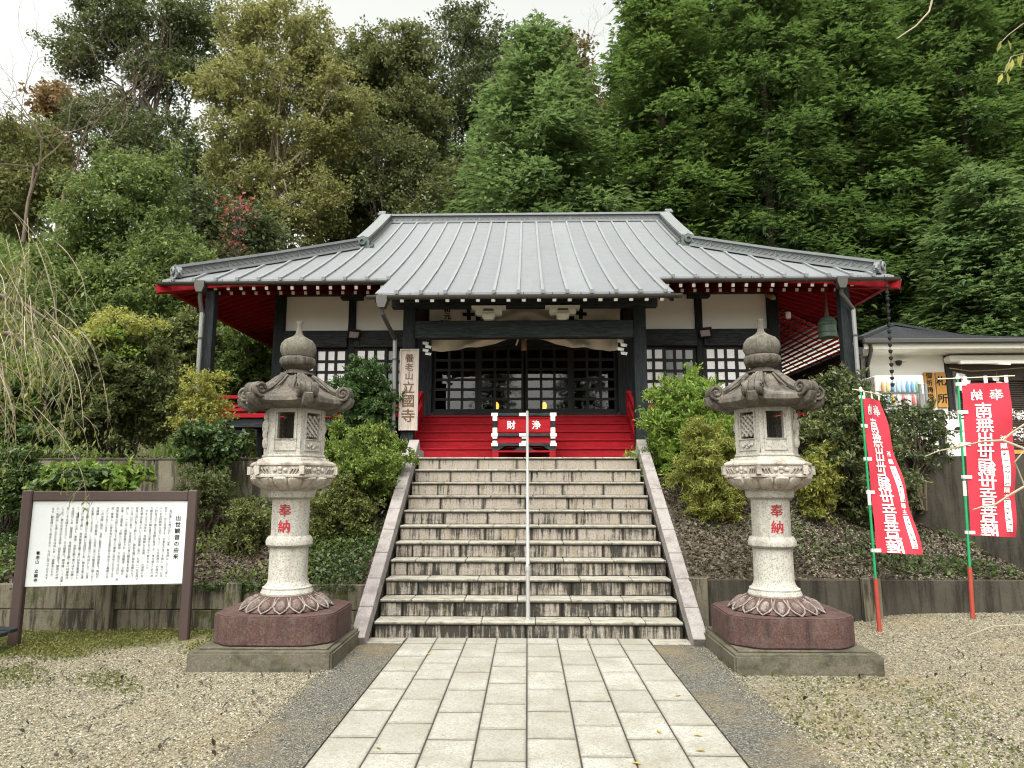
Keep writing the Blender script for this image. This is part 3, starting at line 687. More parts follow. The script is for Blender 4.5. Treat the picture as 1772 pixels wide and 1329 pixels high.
# eaves: gutters with hangers, fascia, hip rafters
def gutter(A, B, n):
    A = Vector(A); B = Vector(B); b = MB(); d = (B-A).normalized(); s = d.cross(Vector((0, 0, 1)))
    pr = [(math.cos(a)*.06, math.sin(a)*.055) for a in np.linspace(math.pi, 2*math.pi, 9)]; pr += [(x*.88, y*.88+.004) for x, y in pr[::-1]]
    V = [A+s*x+Vector((0, 0, z)) for x, z in pr]+[B+s*x+Vector((0, 0, z)) for x, z in pr]; k = len(pr)
    b.add(V, [(i, (i+1) % k, k+(i+1) % k, k+i) for i in range(k)]+[tuple(range(k))[::-1], tuple(range(k, 2*k))])
    g = b.build('gutter', M['gutter'], TH, smooth=.6)
    for i in range(n):
        p = A+(B-A)*((i+.5)/n); h = MB(); h.tube([p+s*.064+Vector((0, 0, .01)), p+s*.05+Vector((0, 0, -.045)), p+Vector((0, 0, -.062)), p-s*.05+Vector((0, 0, -.04)), p-s*.02+Vector((0, 0, .06))], .006, 4)
        h.v = [(Vector(q)-wl(TH))[:] for q in h.v]; link('gutter_hanger', h.mesh('gutter_hanger', M['gutter']), TH)
gz = SZ(0)-.075
gutter((CX-EX-.04, EY-.07, gz), (CX-2.36, EY-.07, gz), 9); gutter((CX+2.36, EY-.07, gz), (CX+EX+.04, EY-.07, gz), 9)
pz = SZ(-1.2)-.075
gutter((CX-2.46, 10.53, pz), (CX+2.46, 10.53, pz), 11)
gutter((CX-EX-.07, 22.6, gz), (CX-EX-.07, EY, gz), 12); gutter((CX+EX+.07, EY, gz), (CX+EX+.07, 22.6, gz), 12)
for sx in (-1, 1):
    P = [Vector((CX+sx*x, EY+.10, SZ(0)-.045-dz)) for x, dz in ((4.6, 0), (5.2, .01), (5.8, .05), (6.36, .10))]
    b = MB()
    for p, q in zip(P, P[1:]): b.bar(p, q, .08, .11)
    b.build('eave_beam', M['red'], TH)
    b = MB(); b.bar((CX+sx*(EX-.07), EY+.09, SZ(0)-.135), (CX+sx*(EX-.07), 2*RY-EY-.09, SZ(0)-.135), .08, .11); b.build('eave_beam', M['red'], TH)
    b = MB(); b.bar((CX+sx*6.50, EY-.04, SZ(0)-.17), (CX+sx*4.9, 13.32, 5.52), .15, .17); b.build('hip_rafter', M['red'], TH, bevel=.006)
# rafters with white tips, soffit boards
def rafter_mesh(L, w, h, mat):
    k = ('rf', round(L, 2), w, h, mat.name)
    if k not in BOXC: BOXC[k] = MB().box(-w/2, w/2, 0, round(L, 2), -h/2, h/2).mesh('rafter', mat)
    return BOXC[k]
TIP = MB().box(-.028, .028, -.012, .004, -.030, .030).mesh('rafter_tip', M['white'], .003)
TIPP = MB().box(-.030, .030, -.010, .004, -.033, .033).mesh('rafter_tip', M['white'], .003)
def rafter(A, B, rz, mat, tip=None, w=.06, h=.075):
    A = Vector(A); B = Vector(B); L = (B-A).length
    pitch = math.asin((B.z-A.z)/L)
    o = link('rafter', rafter_mesh(L, w, h, mat), TH, A-wl(TH), (pitch, 0, rz))
    if tip: link('rafter_tip', tip, o)
for i in range(55):
    x = -6.21+.23*i
    yh = min(13.3, EY+EX-abs(x)-.1)
    if abs(x) > 2.3 and yh-11.92 > .12:
        rafter((CX+x, 11.90, 5.085), (CX+x, yh, 5.085+.3*(yh-11.90)), 0, M['red_shaded'], TIP)
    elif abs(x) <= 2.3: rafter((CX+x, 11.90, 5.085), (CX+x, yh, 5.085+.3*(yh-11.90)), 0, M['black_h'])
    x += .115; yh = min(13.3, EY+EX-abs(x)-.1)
    if yh-12.30 > .12: rafter((CX+x, 12.30, 5.11), (CX+x, yh, 5.11+.3*(yh-12.30)), 0, M['red_shaded'], TIP if abs(x) > 2.3 else None)
for sx in (-1, 1):
    for i in range(44):
        y = 12.06+.23*i
        xh = max(4.92, EX-(min(y-EY, 2*RY-EY-y))+.1)
        if EX-.1-xh > .12: rafter((CX+sx*(EX-.1), y, 5.085), (CX+sx*xh, y, 5.085+.3*(EX-.1-xh)), sx*R(90), M['red_side'])
        if EX-.56-xh > .12: rafter((CX+sx*(EX-.56), y, 5.145), (CX+sx*xh, y, 5.145+.3*(EX-.56-xh)), sx*R(90), M['red_side'])
    # soffit boards: triangle pieces front and side
    b = MB(); zf = lambda d: 5.135+.3*d
    b.add([(CX+sx*EX*.985, EY+.1, zf(0)), (CX+sx*EX*.985, 2*RY-EY, zf(0)), (CX+sx*4.9, 2*RY-EY-1.5, zf(1.5)), (CX+sx*4.9, 13.3, zf(1.5))], [(0, 1, 2, 3)])
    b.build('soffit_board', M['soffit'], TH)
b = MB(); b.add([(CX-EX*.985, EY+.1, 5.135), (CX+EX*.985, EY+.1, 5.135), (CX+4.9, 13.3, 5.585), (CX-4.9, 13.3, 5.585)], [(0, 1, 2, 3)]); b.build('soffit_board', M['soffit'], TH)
for i in range(19):
    x = -2.18+.2422*i
    rafter((CX+x, 10.66, SZ(-1.14)-.135), (CX+x, 12.0, SZ(.2)-.15), 0, M['black_h'], TIPP, .05, .06)
b = MB(); b.add([(CX-2.34, 10.62, SZ(-1.18)-.07), (CX+2.34, 10.62, SZ(-1.18)-.07), (CX+2.34, 12.0, SZ(.2)-.08), (CX-2.34, 12.0, SZ(.2)-.08)], [(0, 3, 2, 1)]); b.build('soffit_board', M['black_h'], TH)
for sx in (-1, 1):
    b = MB(); b.bar((CX+sx*2.33, 10.6, SZ(-1.2)-.09), (CX+sx*2.33, 11.9, SZ(.1)-.09), .05, .14); b.build('porch_verge', M['black_h'], TH)
# walls, posts, beams
FY = 13.3
posts = [(-4.83, .2), (-3.40, .13), (-1.98, .2), (1.98, .2), (3.40, .13), (4.83, .2)]
for x, wd in posts: piece('wall_post', (CX+x, FY, 3.75), (wd, wd, 3.5), M['black_v'], TH, bevel=.006)
for sx in (-1, 1):
    for y in (15.2, 17.2, 19.2, 21.1): piece('wall_post', (CX+sx*4.83, y, 3.75), (.18, .18, 3.5), M['black_v'], TH)
    for (ya, yb) in ((13.4, 15.1), (15.3, 17.1), (17.3, 19.1), (19.3, 21.0)):
        piece('plaster_panel', (CX+sx*4.83, (ya+yb)/2, 4.35), (.06, yb-ya, 2.0), M['plaster'], TH)
        piece('wall_boards', (CX+sx*4.83, (ya+yb)/2, 2.7), (.06, yb-ya, 1.3), M['black_h'], TH)
piece('rear_wall', (CX, 21.1, 3.75), (9.6, .08, 3.5), M['plaster'], TH)
for a, c in zip(posts, posts[1:]):
    x0 = a[0]+a[1]/2+.004; x1 = c[0]-c[1]/2-.004
    piece('plaster_panel', (CX+(x0+x1)/2, FY+.03, 4.96), (x1-x0, .04, .72), M['plaster'], TH, bevel=0)
    piece('lintel_beam', (CX+(x0+x1)/2, FY-.03, 4.435), (x1-x0, .17, .33), M['black_h'], TH, bevel=.006)
    piece('under_board', (CX+(x0+x1)/2, FY+.05, 2.5), (x1-x0, .04, .8), M['black_h'], TH)
piece('wall_plate', (CX, FY-.02, 5.42), (9.9, .2, .2), M['black_h'], TH)
for x, wd in posts[1:-1]:
    piece('bracket_block', (CX+x, FY-.07, 5.28), (.42, .2, .1), M['black_h'], TH)
# windows: two sashes to each bay, panes in a lattice
def window(x0, x1, z0, z1, y, nc, nr, mat, name='window', barw=.055, fmat=None, stile=.06):
    fmat = fmat or M['frame']; cx, cz = (x0+x1)/2, (z0+z1)/2; w, h = x1-x0, z1-z0
    fr = MB(); W, H = w/2, h/2
    fr.box(-W, -W+stile, -.018, .018, -H, H); fr.box(W-stile, W, -.018, .018, -H, H)
    fr.box(-W+stile, W-stile, -.018, .018, H-stile*.8, H); fr.box(-W+stile, W-stile, -.018, .018, -H, -H+stile*1.1)
    iw, ih = (w-2*stile)/nc, (h-stile*1.9)/nr
    for i in range(1, nc): xx = -W+stile+iw*i; fr.box(xx-barw/2, xx+barw/2, -.0155, .0155, -H+stile*1.1, H-stile*.8)
    for j in range(1, nr):
        zz = -H+stile*1.1+ih*j; fr.box(-W+stile, W-stile, -.0135, .0135, zz-barw/2, zz+barw/2)
    win = link(name, fr.mesh(name, fmat), TH, Vector((CX+cx, y, cz))-wl(TH))
    pm = boxmesh(iw-.01, .006, ih-.01, mat, 0)
    for i in range(nc):
        for j in range(nr): link('pane', pm, win, (-W+stile+iw*(i+.5), .006, -H+stile*1.1+ih*(j+.5)))
    return win
bays = [(-4.73, -3.465, 'pane', 'pane'), (-3.335, -2.08, 'pane', 'pane_grey'), (2.08, 3.335, 'pane', 'pane_grey'), (3.465, 4.73, 'pane', 'pane')]
for a, c, m1, m2 in bays:
    m = (a+c)/2
    window(a, m+.03, 3.10, 4.265, FY-.02, 3, 5, M[m1]); window(m-.03, c, 3.10, 4.265, FY+.025, 3, 5, M[m2])
    piece('window_sill', (CX+m, FY-.03, 3.07), (c-a, .16, .06), M['black_h'], TH)
# doors: four glazed panels
DX0, DX1 = -1.79, 1.79
piece('door_sill', (CX, FY-.06, 2.93), (3.62, .24, .09), M['black_h'], TH)
for i in range(4):
    a = DX0+(DX1-DX0)*i/4; c = DX0+(DX1-DX0)*(i+1)/4
    d = window(a-.015, c+.015, 2.975, 4.275, FY-.035 if i in (1, 2) else FY+.01, 3, 6, M['glass'], 'door', .05, M['frame'], .075)
    if i in (1, 2):
        link('door_handle', MB().box(-.012, .012, -.03, -.018, -.1, .1).mesh('door_handle', M['black']), d, ((.40 if i == 1 else -.40), 0, .1))
for sx in (-1, 1): piece('door_jamb', (CX+sx*1.84, FY-.02, 3.6), (.09, .16, 1.35), M['black_v'], TH)
# dim interior seen through the glass
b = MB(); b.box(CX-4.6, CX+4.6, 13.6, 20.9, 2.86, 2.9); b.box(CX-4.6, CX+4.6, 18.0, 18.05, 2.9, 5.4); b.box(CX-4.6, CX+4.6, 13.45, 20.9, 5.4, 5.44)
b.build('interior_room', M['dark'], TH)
for x in (-.62, .42):
    o = thing('altar_lamp', 'small lit golden lamp inside the hall, '+('left' if x < 0 else 'right')+' of the door joint', 'lamp', (CX+x, 15.0, 2.9))
    MB().lathe([(.09, 0), (.1, .02), (.025, .05), (.02, .2), (.05, .24)], 12, c=(CX+x, 15.0, 2.99)).build('lamp_stand', M['signorange'], o, smooth=.6)
    MB().lathe([(.02, .24), (.045, .27), (.058, .33), (.04, .39), (.02, .41)], 12, c=(CX+x, 15.0, 2.99)).build('lamp_shade', M['lamp'], o, smooth=.6)
    MB().lathe([(.03, .41), (.04, .43), (.01, .47)], 12, c=(CX+x, 15.0, 2.99)).build('lamp_cap', M['signorange'], o, smooth=.6)
# porch
for sx in (-1, 1):
    piece('porch_post', (CX+sx*1.94, 11.5, 3.36), (.21, .21, 2.5), M['black_v'], TH, bevel=.01)
    piece('post_base', (CX+sx*1.94, 11.5, 2.06), (.34, .34, .12), M['granite'], TH, bevel=.015)
    b = MB(); b.bar((CX+sx*1.94, 11.6, 4.55), (CX+sx*1.98, 13.25, 4.85), .13, .22); b.build('tie_beam', M['black_h'], TH)
piece('porch_beam', (CX, 11.46, 4.195), (3.66, .17, .295), M['black_h'], TH, bevel=.008)
piece('porch_purlin', (CX, 11.48, 4.67), (4.5, .18, .17), M['black_h'], TH, bevel=.006)
for sx in (-1, 1):
    x = -.645 if sx < 0 else .60
    b = MB(); y0, y1 = 11.33, 11.5
    b.prism([(x-.06, 4.345), (x+.06, 4.345), (x+.105, 4.385), (x+.105, 4.44), (x-.105, 4.44), (x-.105, 4.385)], 'y', y0-.05, y1)
    b.prism([(x-.2, 4.44), (x+.2, 4.44), (x+.225, 4.465), (x+.225, 4.50), (x-.225, 4.50), (x-.225, 4.465)], 'y', y0, y1)
    for q in (-.155, .155): b.prism([(x+q-.05, 4.50), (x+q+.05, 4.50), (x+q+.07, 4.52), (x+q+.07, 4.545), (x+q-.07, 4.545), (x+q-.07, 4.52)], 'y', y0-.01, y1)
    b.prism([(x-.27, 4.545), (x+.27, 4.545), (x+.29, 4.56), (x+.29, 4.59), (x-.29, 4.59), (x-.29, 4.56)], 'y', y0, y1)
    b.build('white_bracket', M['offwhite'], TH)
# veranda with red railing
for (x0, x1) in ((-5.75, -1.95), (1.95, 5.75)):
    n = 16
    for i in range(n): piece('floor_board', (CX+x0+(x1-x0)*(i+.5)/n, 12.75, 2.845), ((x1-x0)/n-.006, 1.12, .04), M['red_shaded'], TH, bevel=.003)
    piece('floor_edge', (CX+(x0+x1)/2, 12.17, 2.825), (x1-x0, .07, .075), M['red'], TH)
    piece('floor_beam', (CX+(x0+x1)/2, 12.24, 2.70), (x1-x0, .12, .16), M['black_h'], TH)
    sg = -1 if x0 < 0 else 1
    for x in (5.62, 5.05, 3.8, 2.6): piece('floor_post', (CX+sg*x, 12.24, 2.28), (.14, .14, .56), M['black_v'], TH)
    piece('ground_sill', (CX+(x0+x1)/2, 12.3, 2.03), (x1-x0, .12, .1), M['black_h'], TH)
    for x in (5.55, 4.55, 3.5, 2.4): piece('rail_post', (CX+sg*x, 12.2, 3.02), (.07, .07, .34), M['red'], TH)
    piece('lower_rail', (CX+(x0+x1)/2, 12.2, 2.93), (x1-x0, .06, .05), M['red'], TH); piece('middle_rail', (CX+(x0+x1)/2, 12.2, 3.0), (x1-x0, .045, .045), M['red'], TH)
    piece('top_rail', (CX+(x0+x1)/2-sg*.0, 12.2, 3.16), (x1-x0-.15, .06, .06), M['red'], TH)
    # side run
    piece('floor_edge', (CX+sg*5.72, 16.3, 2.825), (.07, 8.2, .075), M['red'], TH); piece('top_rail', (CX+sg*5.68, 16.3, 3.16), (.06, 8.2, .06), M['red'], TH)
    piece('middle_rail', (CX+sg*5.68, 16.3, 3.0), (.045, 8.2, .045), M['red'], TH)
    for i in range(8): piece('floor_board', (CX+sg*5.28, 13.8+.95*i, 2.845), (.86, .94, .04), M['red_shaded'], TH)
    for y in (13.4, 14.6, 15.8, 17.0, 18.2, 19.4): piece('rail_post', (CX+sg*5.68, y, 3.02), (.07, .07, .34), M['red'], TH); piece('floor_post', (CX+sg*5.6, y, 2.33), (.14, .14, .86), M['black_v'], TH)
    b = MB(); b.bar((CX+sg*5.7, 12.25, 3.09), (CX+sg*5.3, 12.32, 2.98), .05, .06); b.build('rail_brace', M['red'], TH)
    piece('eave_post', (CX+sg*5.61, 11.98, 3.52), (.165, .165, 3.1), M['black_v'], TH, bevel=.008); piece('post_base', (CX+sg*5.61, 11.98, 2.02), (.3, .3, .1), M['granite'], TH, bevel=.015)
# red steps
for k in range(5):
    y = 11.66+.26*k; z = 2.055+.1635*k
    piece('step_riser', (CX, y+.02, z+.07), (3.74, .03, .135), M['red'], TH, bevel=.003)
    piece('step_tread', (CX, y+.14, z+.150), (3.76, .31, .032), M['red'], TH, bevel=.006)
for sx in (-1, 1):
    b = MB(); x = CX+sx*1.895
    b.prism([(11.62, 2.05), (12.75, 2.05), (12.75, 2.95), (12.6, 2.95), (11.62, 2.30)], 'x', x-.025, x+.025); b.build('step_stringer', M['red'], TH)
    piece('newel_post', (x, 12.55, 3.05), (.09, .09, .5), M['red'], TH)
    b = MB(); b.bar((x, 11.75, 2.86), (x, 12.55, 3.26), .06, .07); b.build('step_rail', M['red'], TH)
    b = MB(); b.bar((x, 11.75, 2.6), (x, 12.55, 3.02), .045, .06); b.build('step_rail', M['red'], TH)
    piece('newel_post', (x, 11.72, 2.58), (.08, .08, .6), M['red'], TH)
# downpipes
def pipe(P, r, hop, mat_low, split):
    b = MB(); b.prism([(-.05, 0), (.05, 0), (.085, .1), (.085, .2), (-.085, .2), (-.085, .1)], 'y', -.07, .07)
    b.v = [(p[0]+hop[0], p[1]+hop[1], p[2]+hop[2]) for p in b.v]; b.build('rain_hopper', M['gutter'], TH)
    MB().tube(P[:split+1], r*1.05, 8).build('downpipe_elbow', M['gutter'], TH, smooth=.6)
    MB().tube(P[split:], r, 8).build('downpipe', mat_low, TH, smooth=.6)
    for t in (.2, .5, .8):
        p = Vector(P[split]).lerp(Vector(P[-1]), t); MB().lathe([(r*1.35, -.012), (r*1.35, .012)], 10, c=p).build('pipe_clip', M['gutter'], TH)
x = CX-5.72; pipe([(x+.02, EY-.08, 4.98), (x+.01, EY-.06, 4.86), (x+.03, 11.80, 4.62), (x+.03, 11.81, 2.3)], .036, (x+.02, EY-.08, 4.96), M['pipe'], 2)
x = CX+5.62; pipe([(x-.14, EY-.08, 4.98), (x-.14, EY-.06, 4.88), (x+.08, 11.82, 4.62), (x+.08, 11.82, 2.3)], .036, (x-.14, EY-.08, 4.96), M['pipe'], 2)
x = CX-2.2; pipe([(x-.02, 10.52, 4.38), (x-.02, 10.54, 4.26), (x+.04, 11.33, 4.02), (x+.04, 11.36, 2.3)], .034, (x-.02, 10.52, 4.34), M['pipe'], 2)
# ---------------------------------------------------------------- things at the hall
OB = thing('offertory_box', 'red offertory box with black frame and white metal corners in front of the red steps', 'offertory box', (-.055, 11.25, 2.0))
ox, oy = -.055, 11.1
def bx(name, x0, x1, z0, z1, mat, y0=oy, y1=11.5, bev=.004):
    return piece(name, (ox+(x0+x1)/2, (y0+y1)/2, (z0+z1)/2), (x1-x0, y1-y0, z1-z0), M[mat], OB, bevel=bev)
for s in (-1, 1):
    bx('leg', -.505 if s < 0 else .405, -.405 if s < 0 else .505, 2.0, 2.115, 'red')
bx('stand_rail', -.505, .505, 2.116, 2.145, 'red')
b = MB()
for c in (-.33, .33, 0):
    q = [(-.18, 2.147), (.18, 2.147), (.06, 2.215), (-.06, 2.215)] if c == 0 else ([(-.18, 2.147), (-.09, 2.147), (.03, 2.215), (-.18, 2.215)] if c < 0 else [(.09, 2.147), (.18, 2.147), (.18, 2.215), (-.03, 2.215)])
    b.prism([(ox+c+p[0], p[1]) for p in q], 'y', oy, 11.5)
b.build('carved_foot', M['black_h'], OB)
for nm, z0, z1 in (('bottom_rail', 2.217, 2.262), ('middle_rail', 2.37, 2.417), ('top_rail', 2.70, 2.745)): bx(nm, -.51, .51, z0, z1, 'black_h', oy-.012)
bx('lower_panel', -.43, .43, 2.263, 2.369, 'red', oy+.02); bx('front_panel', -.43, .43, 2.418, 2.699, 'red', oy+.02)
b = MB()
for (x0, x1, z0, z1) in ((-.415, .415, 2.665, 2.675), (-.415, .415, 2.445, 2.455), (-.415, -.405, 2.455, 2.665), (.405, .415, 2.455, 2.665)): b.box(ox+x0, ox+x1, oy+.008, oy+.0195, z0, z1)
b.build('panel_moulding', M['red'], OB)
for s in (-1, 1):
    for z0, z1 in ((2.263, 2.369), (2.418, 2.699)): bx('corner_post', s*.465-.034, s*.465+.034, z0, z1, 'black_v', oy-.006)
    for z0, z1 in ((2.62, 2.698), (2.42, 2.51), (2.335, 2.368), (2.264, 2.30)): bx('metal_corner', s*.465-.037, s*.465+.037, z0, z1, 'white', oy-.010, 11.2)
    for z in (2.2395, 2.3935, 2.7225): bx('metal_corner', s*.47-.052, s*.47+.052, z-.026, z+.026, 'white', oy-.016, 11.2)
for z in (2.2395, 2.3935, 2.7225): bx('metal_corner', -.075, .075, z-.0255, z+.0255, 'white', oy-.016, 11.2)
bx('middle_post', -.035, .035, 2.263, 2.369, 'black_v', oy+.005, 11.3); bx('metal_corner', -.036, .036, 2.264, 2.30, 'white', oy+.002, 11.2); bx('metal_corner', -.036, .036, 2.335, 2.3685, 'white', oy+.002, 11.2)
for ch, q in (('財', -.205), ('浄', .20)): letters([(ch, q, 2.555, .145)], lambda x, z: (ox+x, oy+.017, z), .022).build('character', M['white'], OB)
# carved sign board on the left porch post
SB = thing('temple_name_board', 'weathered pale wooden name board with carved characters on the left porch post', 'sign', (-1.965, 11.36, 2.49))
SX = -1.965
piece('board', (SX, 11.372, 3.17), (.30, .03, 1.34), M['signwood'], SB)
for s in (-1, 1): piece('board_edge', (SX+s*.148, 11.362, 3.17), (.018, .045, 1.36), M['signwood'], SB)
piece('board_edge', (SX, 11.362, 3.845), (.32, .045, .02), M['signwood'], SB); piece('board_edge', (SX, 11.362, 2.50), (.32, .045, .02), M['signwood'], SB)
letters([('養', SX, 3.70, .155), ('老', SX, 3.545, .145), ('山', SX, 3.40, .145), ('立', SX-.005, 3.205, .215), ('國', SX-.005, 2.98, .225), ('寺', SX-.005, 2.735, .235)], lambda x, z: (x, 11.3545, z), .02).build('lettering', M['carved'], SB)
# curtain behind the porch beam
CU = thing('curtain', 'cream crested curtain gathered up at the middle behind the porch beam', 'curtain', (CX, 11.85, 4.7))
def cu_pt(u, v, off=0.0):
    """u 0..1 across, v 0..1 downward"""
    x = -1.72+3.36*u; d = abs(u-.5)*2; half = max(0.0, 1-d)
    zb = 3.90+.27*math.exp(-(d/.42)**2)+.02*math.sin(u*9)
    z = 4.74+(zb-4.74)*v
    g = math.exp(-(d/.5)**2)
    y = 11.85+(.045*math.sin(30*u+5*v)+.03*math.sin(61*u-3*v+2))*(.35+v*.65)*(.5+d)+.07*math.sin(z*24+d*16)*v*(g+.25)-.03*v
    return (x+(u-.5)*-.16*v*(1-g), y+off, z)
b = MB(); nu, nv = 90, 24
b.v = [cu_pt(i/nu, j/nv) for j in range(nv+1) for i in range(nu+1)]
b.f = [(j*(nu+1)+i, j*(nu+1)+i+1, (j+1)*(nu+1)+i+1, (j+1)*(nu+1)+i) for j in range(nv) for i in range(nu)]; b.m = [0]*len(b.f)
b.build('cloth', M['cloth'], CU, smooth=3)
def cross(b, u, v, s):
    for (du, dv) in ((s*.62, s*.2), (s*.2, s*.62)):
        du /= 3.36; dv /= .83; n = 4; k = len(b.v)
        for j in range(n+1):
            for i in range(n+1): b.v.append(cu_pt(u-du+2*du*i/n, min(1, v-dv+2*dv*j/n), -.016-(.002 if du < dv else 0)))
        for j in range(n):
            for i in range(n): b.f.append((k+j*(n+1)+i, k+j*(n+1)+i+1, k+(j+1)*(n+1)+i+1, k+(j+1)*(n+1)+i)); b.m.append(0)
b = MB()
for u0, sg in ((.255, 1), (.745, -1)):
    cross(b, u0-sg*.05, .22, .17); cross(b, u0-sg*.05, .60, .15); cross(b, u0+sg*.05, .22, .15); cross(b, u0+sg*.05, .60, .15); cross(b, u0, .42, .22)
b.build('crest', M['ink'], CU)
it = [(c, .092, .10+.155*i, .125) for i, c in enumerate('和元年')]+[(c, .062, .40+.13*i, .10) for i, c in enumerate('春奉納')]
b = MB()
for c, u, v, s in it:
    V, F = glyph(c, .03); b.add([cu_pt(u+p[0]*s/3.36, min(1, v-p[1]*s/.83), -.016-.0005*p[2]) for p in V], F)
b.build('lettering', M['ink'], CU)
TA = thing('curtain_tassel', 'wooden tag and knotted cord hanging at the gathered middle of the curtain', 'tassel', (CX-.03, 11.75, 4.2))
MB().box(CX-.05, CX+.04, 11.74, 11.77, 3.90, 4.09).build('wooden_tag', M['carved'], TA, bevel=.004)
b = MB(); b.tube([(CX-.0, 11.75, 4.22), (CX-.03, 11.74, 4.15), (CX-.1, 11.73, 4.10), (CX-.14, 11.74, 3.99)], .016, 6); b.tube([(CX, 11.75, 4.2), (CX+.06, 11.73, 4.17), (CX+.09, 11.74, 4.11), (CX+.02, 11.74, 4.09)], .010, 6); b.blob((CX-.02, 11.73, 4.17), .035)
b.build('cord', M['cloth'], TA, smooth=.8)
def shide(label, x, y, z, h, group, rz=0):
    o = thing('paper_streamer', label, 'paper streamer', (x, y, z), group=group)
    b = MB(); n = 4; w = h*.30; s = h/n
    for i in range(n):
        dx = (w*.32 if i % 2 else -w*.32); b.add([(x+dx-w/2, y+.012*i, z-s*i), (x+dx+w/2, y+.012*i, z-s*i-s*.2), (x+dx+w*.42, y-.02, z-s*(i+1.12)), (x+dx-w*.5, y-.02, z-s*(i+.92))], [(0, 3, 2, 1)])
        b.add([(x+dx+w/2, y+.012*i, z-s*i-s*.2), (x+dx+w*.9, y+.03, z-s*(i+.3)), (x+dx+w*.7, y+.03, z-s*(i+1.1)), (x+dx+w*.42, y-.02, z-s*(i+1.12))], [(0, 3, 2, 1)])
    b.build('folded_paper', M['paper'], o)
    MB().tube([(x, y, z+h*.25), (x, y, z-h*.1)], .004, 4).build('string', M['twig'], o)
shide('white folded paper streamer hanging at the left end of the porch beam', -1.72, 11.56, 4.03, .24, 'paper streamers at the porch')
shide('white folded paper streamer hanging at the right end of the porch beam', 1.60, 11.56, 4.06, .28, 'paper streamers at the porch')
# bell, rain chain, floodlights
BE = thing('hanging_bell', 'greenish bronze bell hanging under the right corner of the eaves', 'bell', (5.53, 12.6, 4.28))
pf = [(.165, .0), (.172, .015), (.165, .05), (.155, .09), (.152, .22), (.15, .28), (.13, .345), (.09, .385), (.03, .40)]
MB().lathe(pf, 28, c=(5.53, 12.6, 4.28)).build('bell_body', M['bronze'], BE, smooth=.7)
b = MB()
for z, r in ((.10, .158), (.235, .155), (.30, .148)): b.lathe([(r, z-.008), (r+.008, z), (r, z+.008)], 28, c=(5.53, 12.6, 4.28))
for i in range(20):
    a = 2*math.pi*i/20
    for z in (.255, .28): b.blob((5.53+.155*math.cos(a), 12.6+.155*math.sin(a), 4.28+z), .011, 5, 4)
b.build('relief_band', M['bronze'], BE, smooth=.7)
MB().tube([(5.53, 12.6, 4.66), (5.53, 12.6, 4.72), (5.535, 12.6, 4.86), (5.54, 12.6, 5.2)], [.045, .04, .02, .012], 8).build('rope', M['twig_dark'], BE, smooth=.8)
RC = thing('rain_chain', 'dark rain chain of small cups hanging from the right eave corner', 'rain chain', (6.22, 11.75, 3.3))
cup = MB().lathe([(.012, 0), (.03, .02), (.036, .06), (.028, .06), (.01, .02)], 8).mesh('cup', M['black'], smooth=.5)
lk = MB().tube([(.012*math.cos(a), .0, .03+.03*math.sin(a)) for a in np.linspace(0, 2*math.pi, 9)], .004, 4).mesh('link', M['black'])
for i in range(16):
    z = 5.0-.115*i; x = 6.22-.0025*i
    link('chain_cup', cup, RC, Vector((x, 11.75, z-.03))-wl(RC)); link('chain_link', lk, RC, Vector((x, 11.75, z+.03))-wl(RC))
def flood(label, c, s):
    o = thing('floodlight', label, 'floodlight', c, group='floodlights on the hall wall'); c = Vector(c)
    Mx = Matrix.Translation(c+Vector((0, -.12, 0))) @ Euler((R(38), 0, s*R(-28))).to_matrix().to_4x4()
    b = MB(); b.box(-.125, .125, -.02, .03, -.10, .10, Mx); b.box(-.06, .06, .03, .06, -.05, .05, Mx); b.build('lamp_body', M['black'], o, bevel=.004)
    MB().box(-.088, .088, -.026, -.0205, -.062, .062, Mx).build('lamp_glass', M['lamp_glass'], o)
    b = MB(); b.tube([c+Vector((.0, .06, .02)), c+Vector((0, -.08, -.02))], .018, 6); b.tube([c+Vector((.05, -.1, -.05)), c+Vector((.10, -.03, -.16)), c+Vector((.06, .02, -.3))], .006, 4); b.build('bracket', M['black'], o)
flood('black floodlight on the wall above the left windows', (-3.36, 13.2, 4.50), -1); flood('black floodlight on the wall above the right windows', (3.42, 13.2, 4.50), 1)
o = thing('spotlight', 'small brown spotlight under the eaves above the right white wall panel', 'spotlight', (4.66, 13.1, 5.2))
MB().tube([(4.62, 13.15, 5.28), (4.63, 13.1, 5.24), (4.70, 12.98, 5.16)], [.02, .04, .055], 10).build('lamp_body', M['signorange'], o, smooth=.7)
MB().blob((4.71, 12.965, 5.15), (.045, .03, .045)).build('lamp_glass', M['lamp_glass'], o, smooth=1)
o = thing('security_camera', 'small white camera on the right corner post of the hall', 'camera', (4.97, 13.1, 4.8))
MB().lathe([(.045, 0), (.05, .02), (.05, .12), (.03, .13)], 12, c=(5.0, 13.05, 4.76)).build('camera_body', M['white'], o, smooth=.6)
MB().bar((4.88, 13.18, 4.95), (5.0, 13.06, 4.88), .025, .025).build('bracket', M['black'], o)
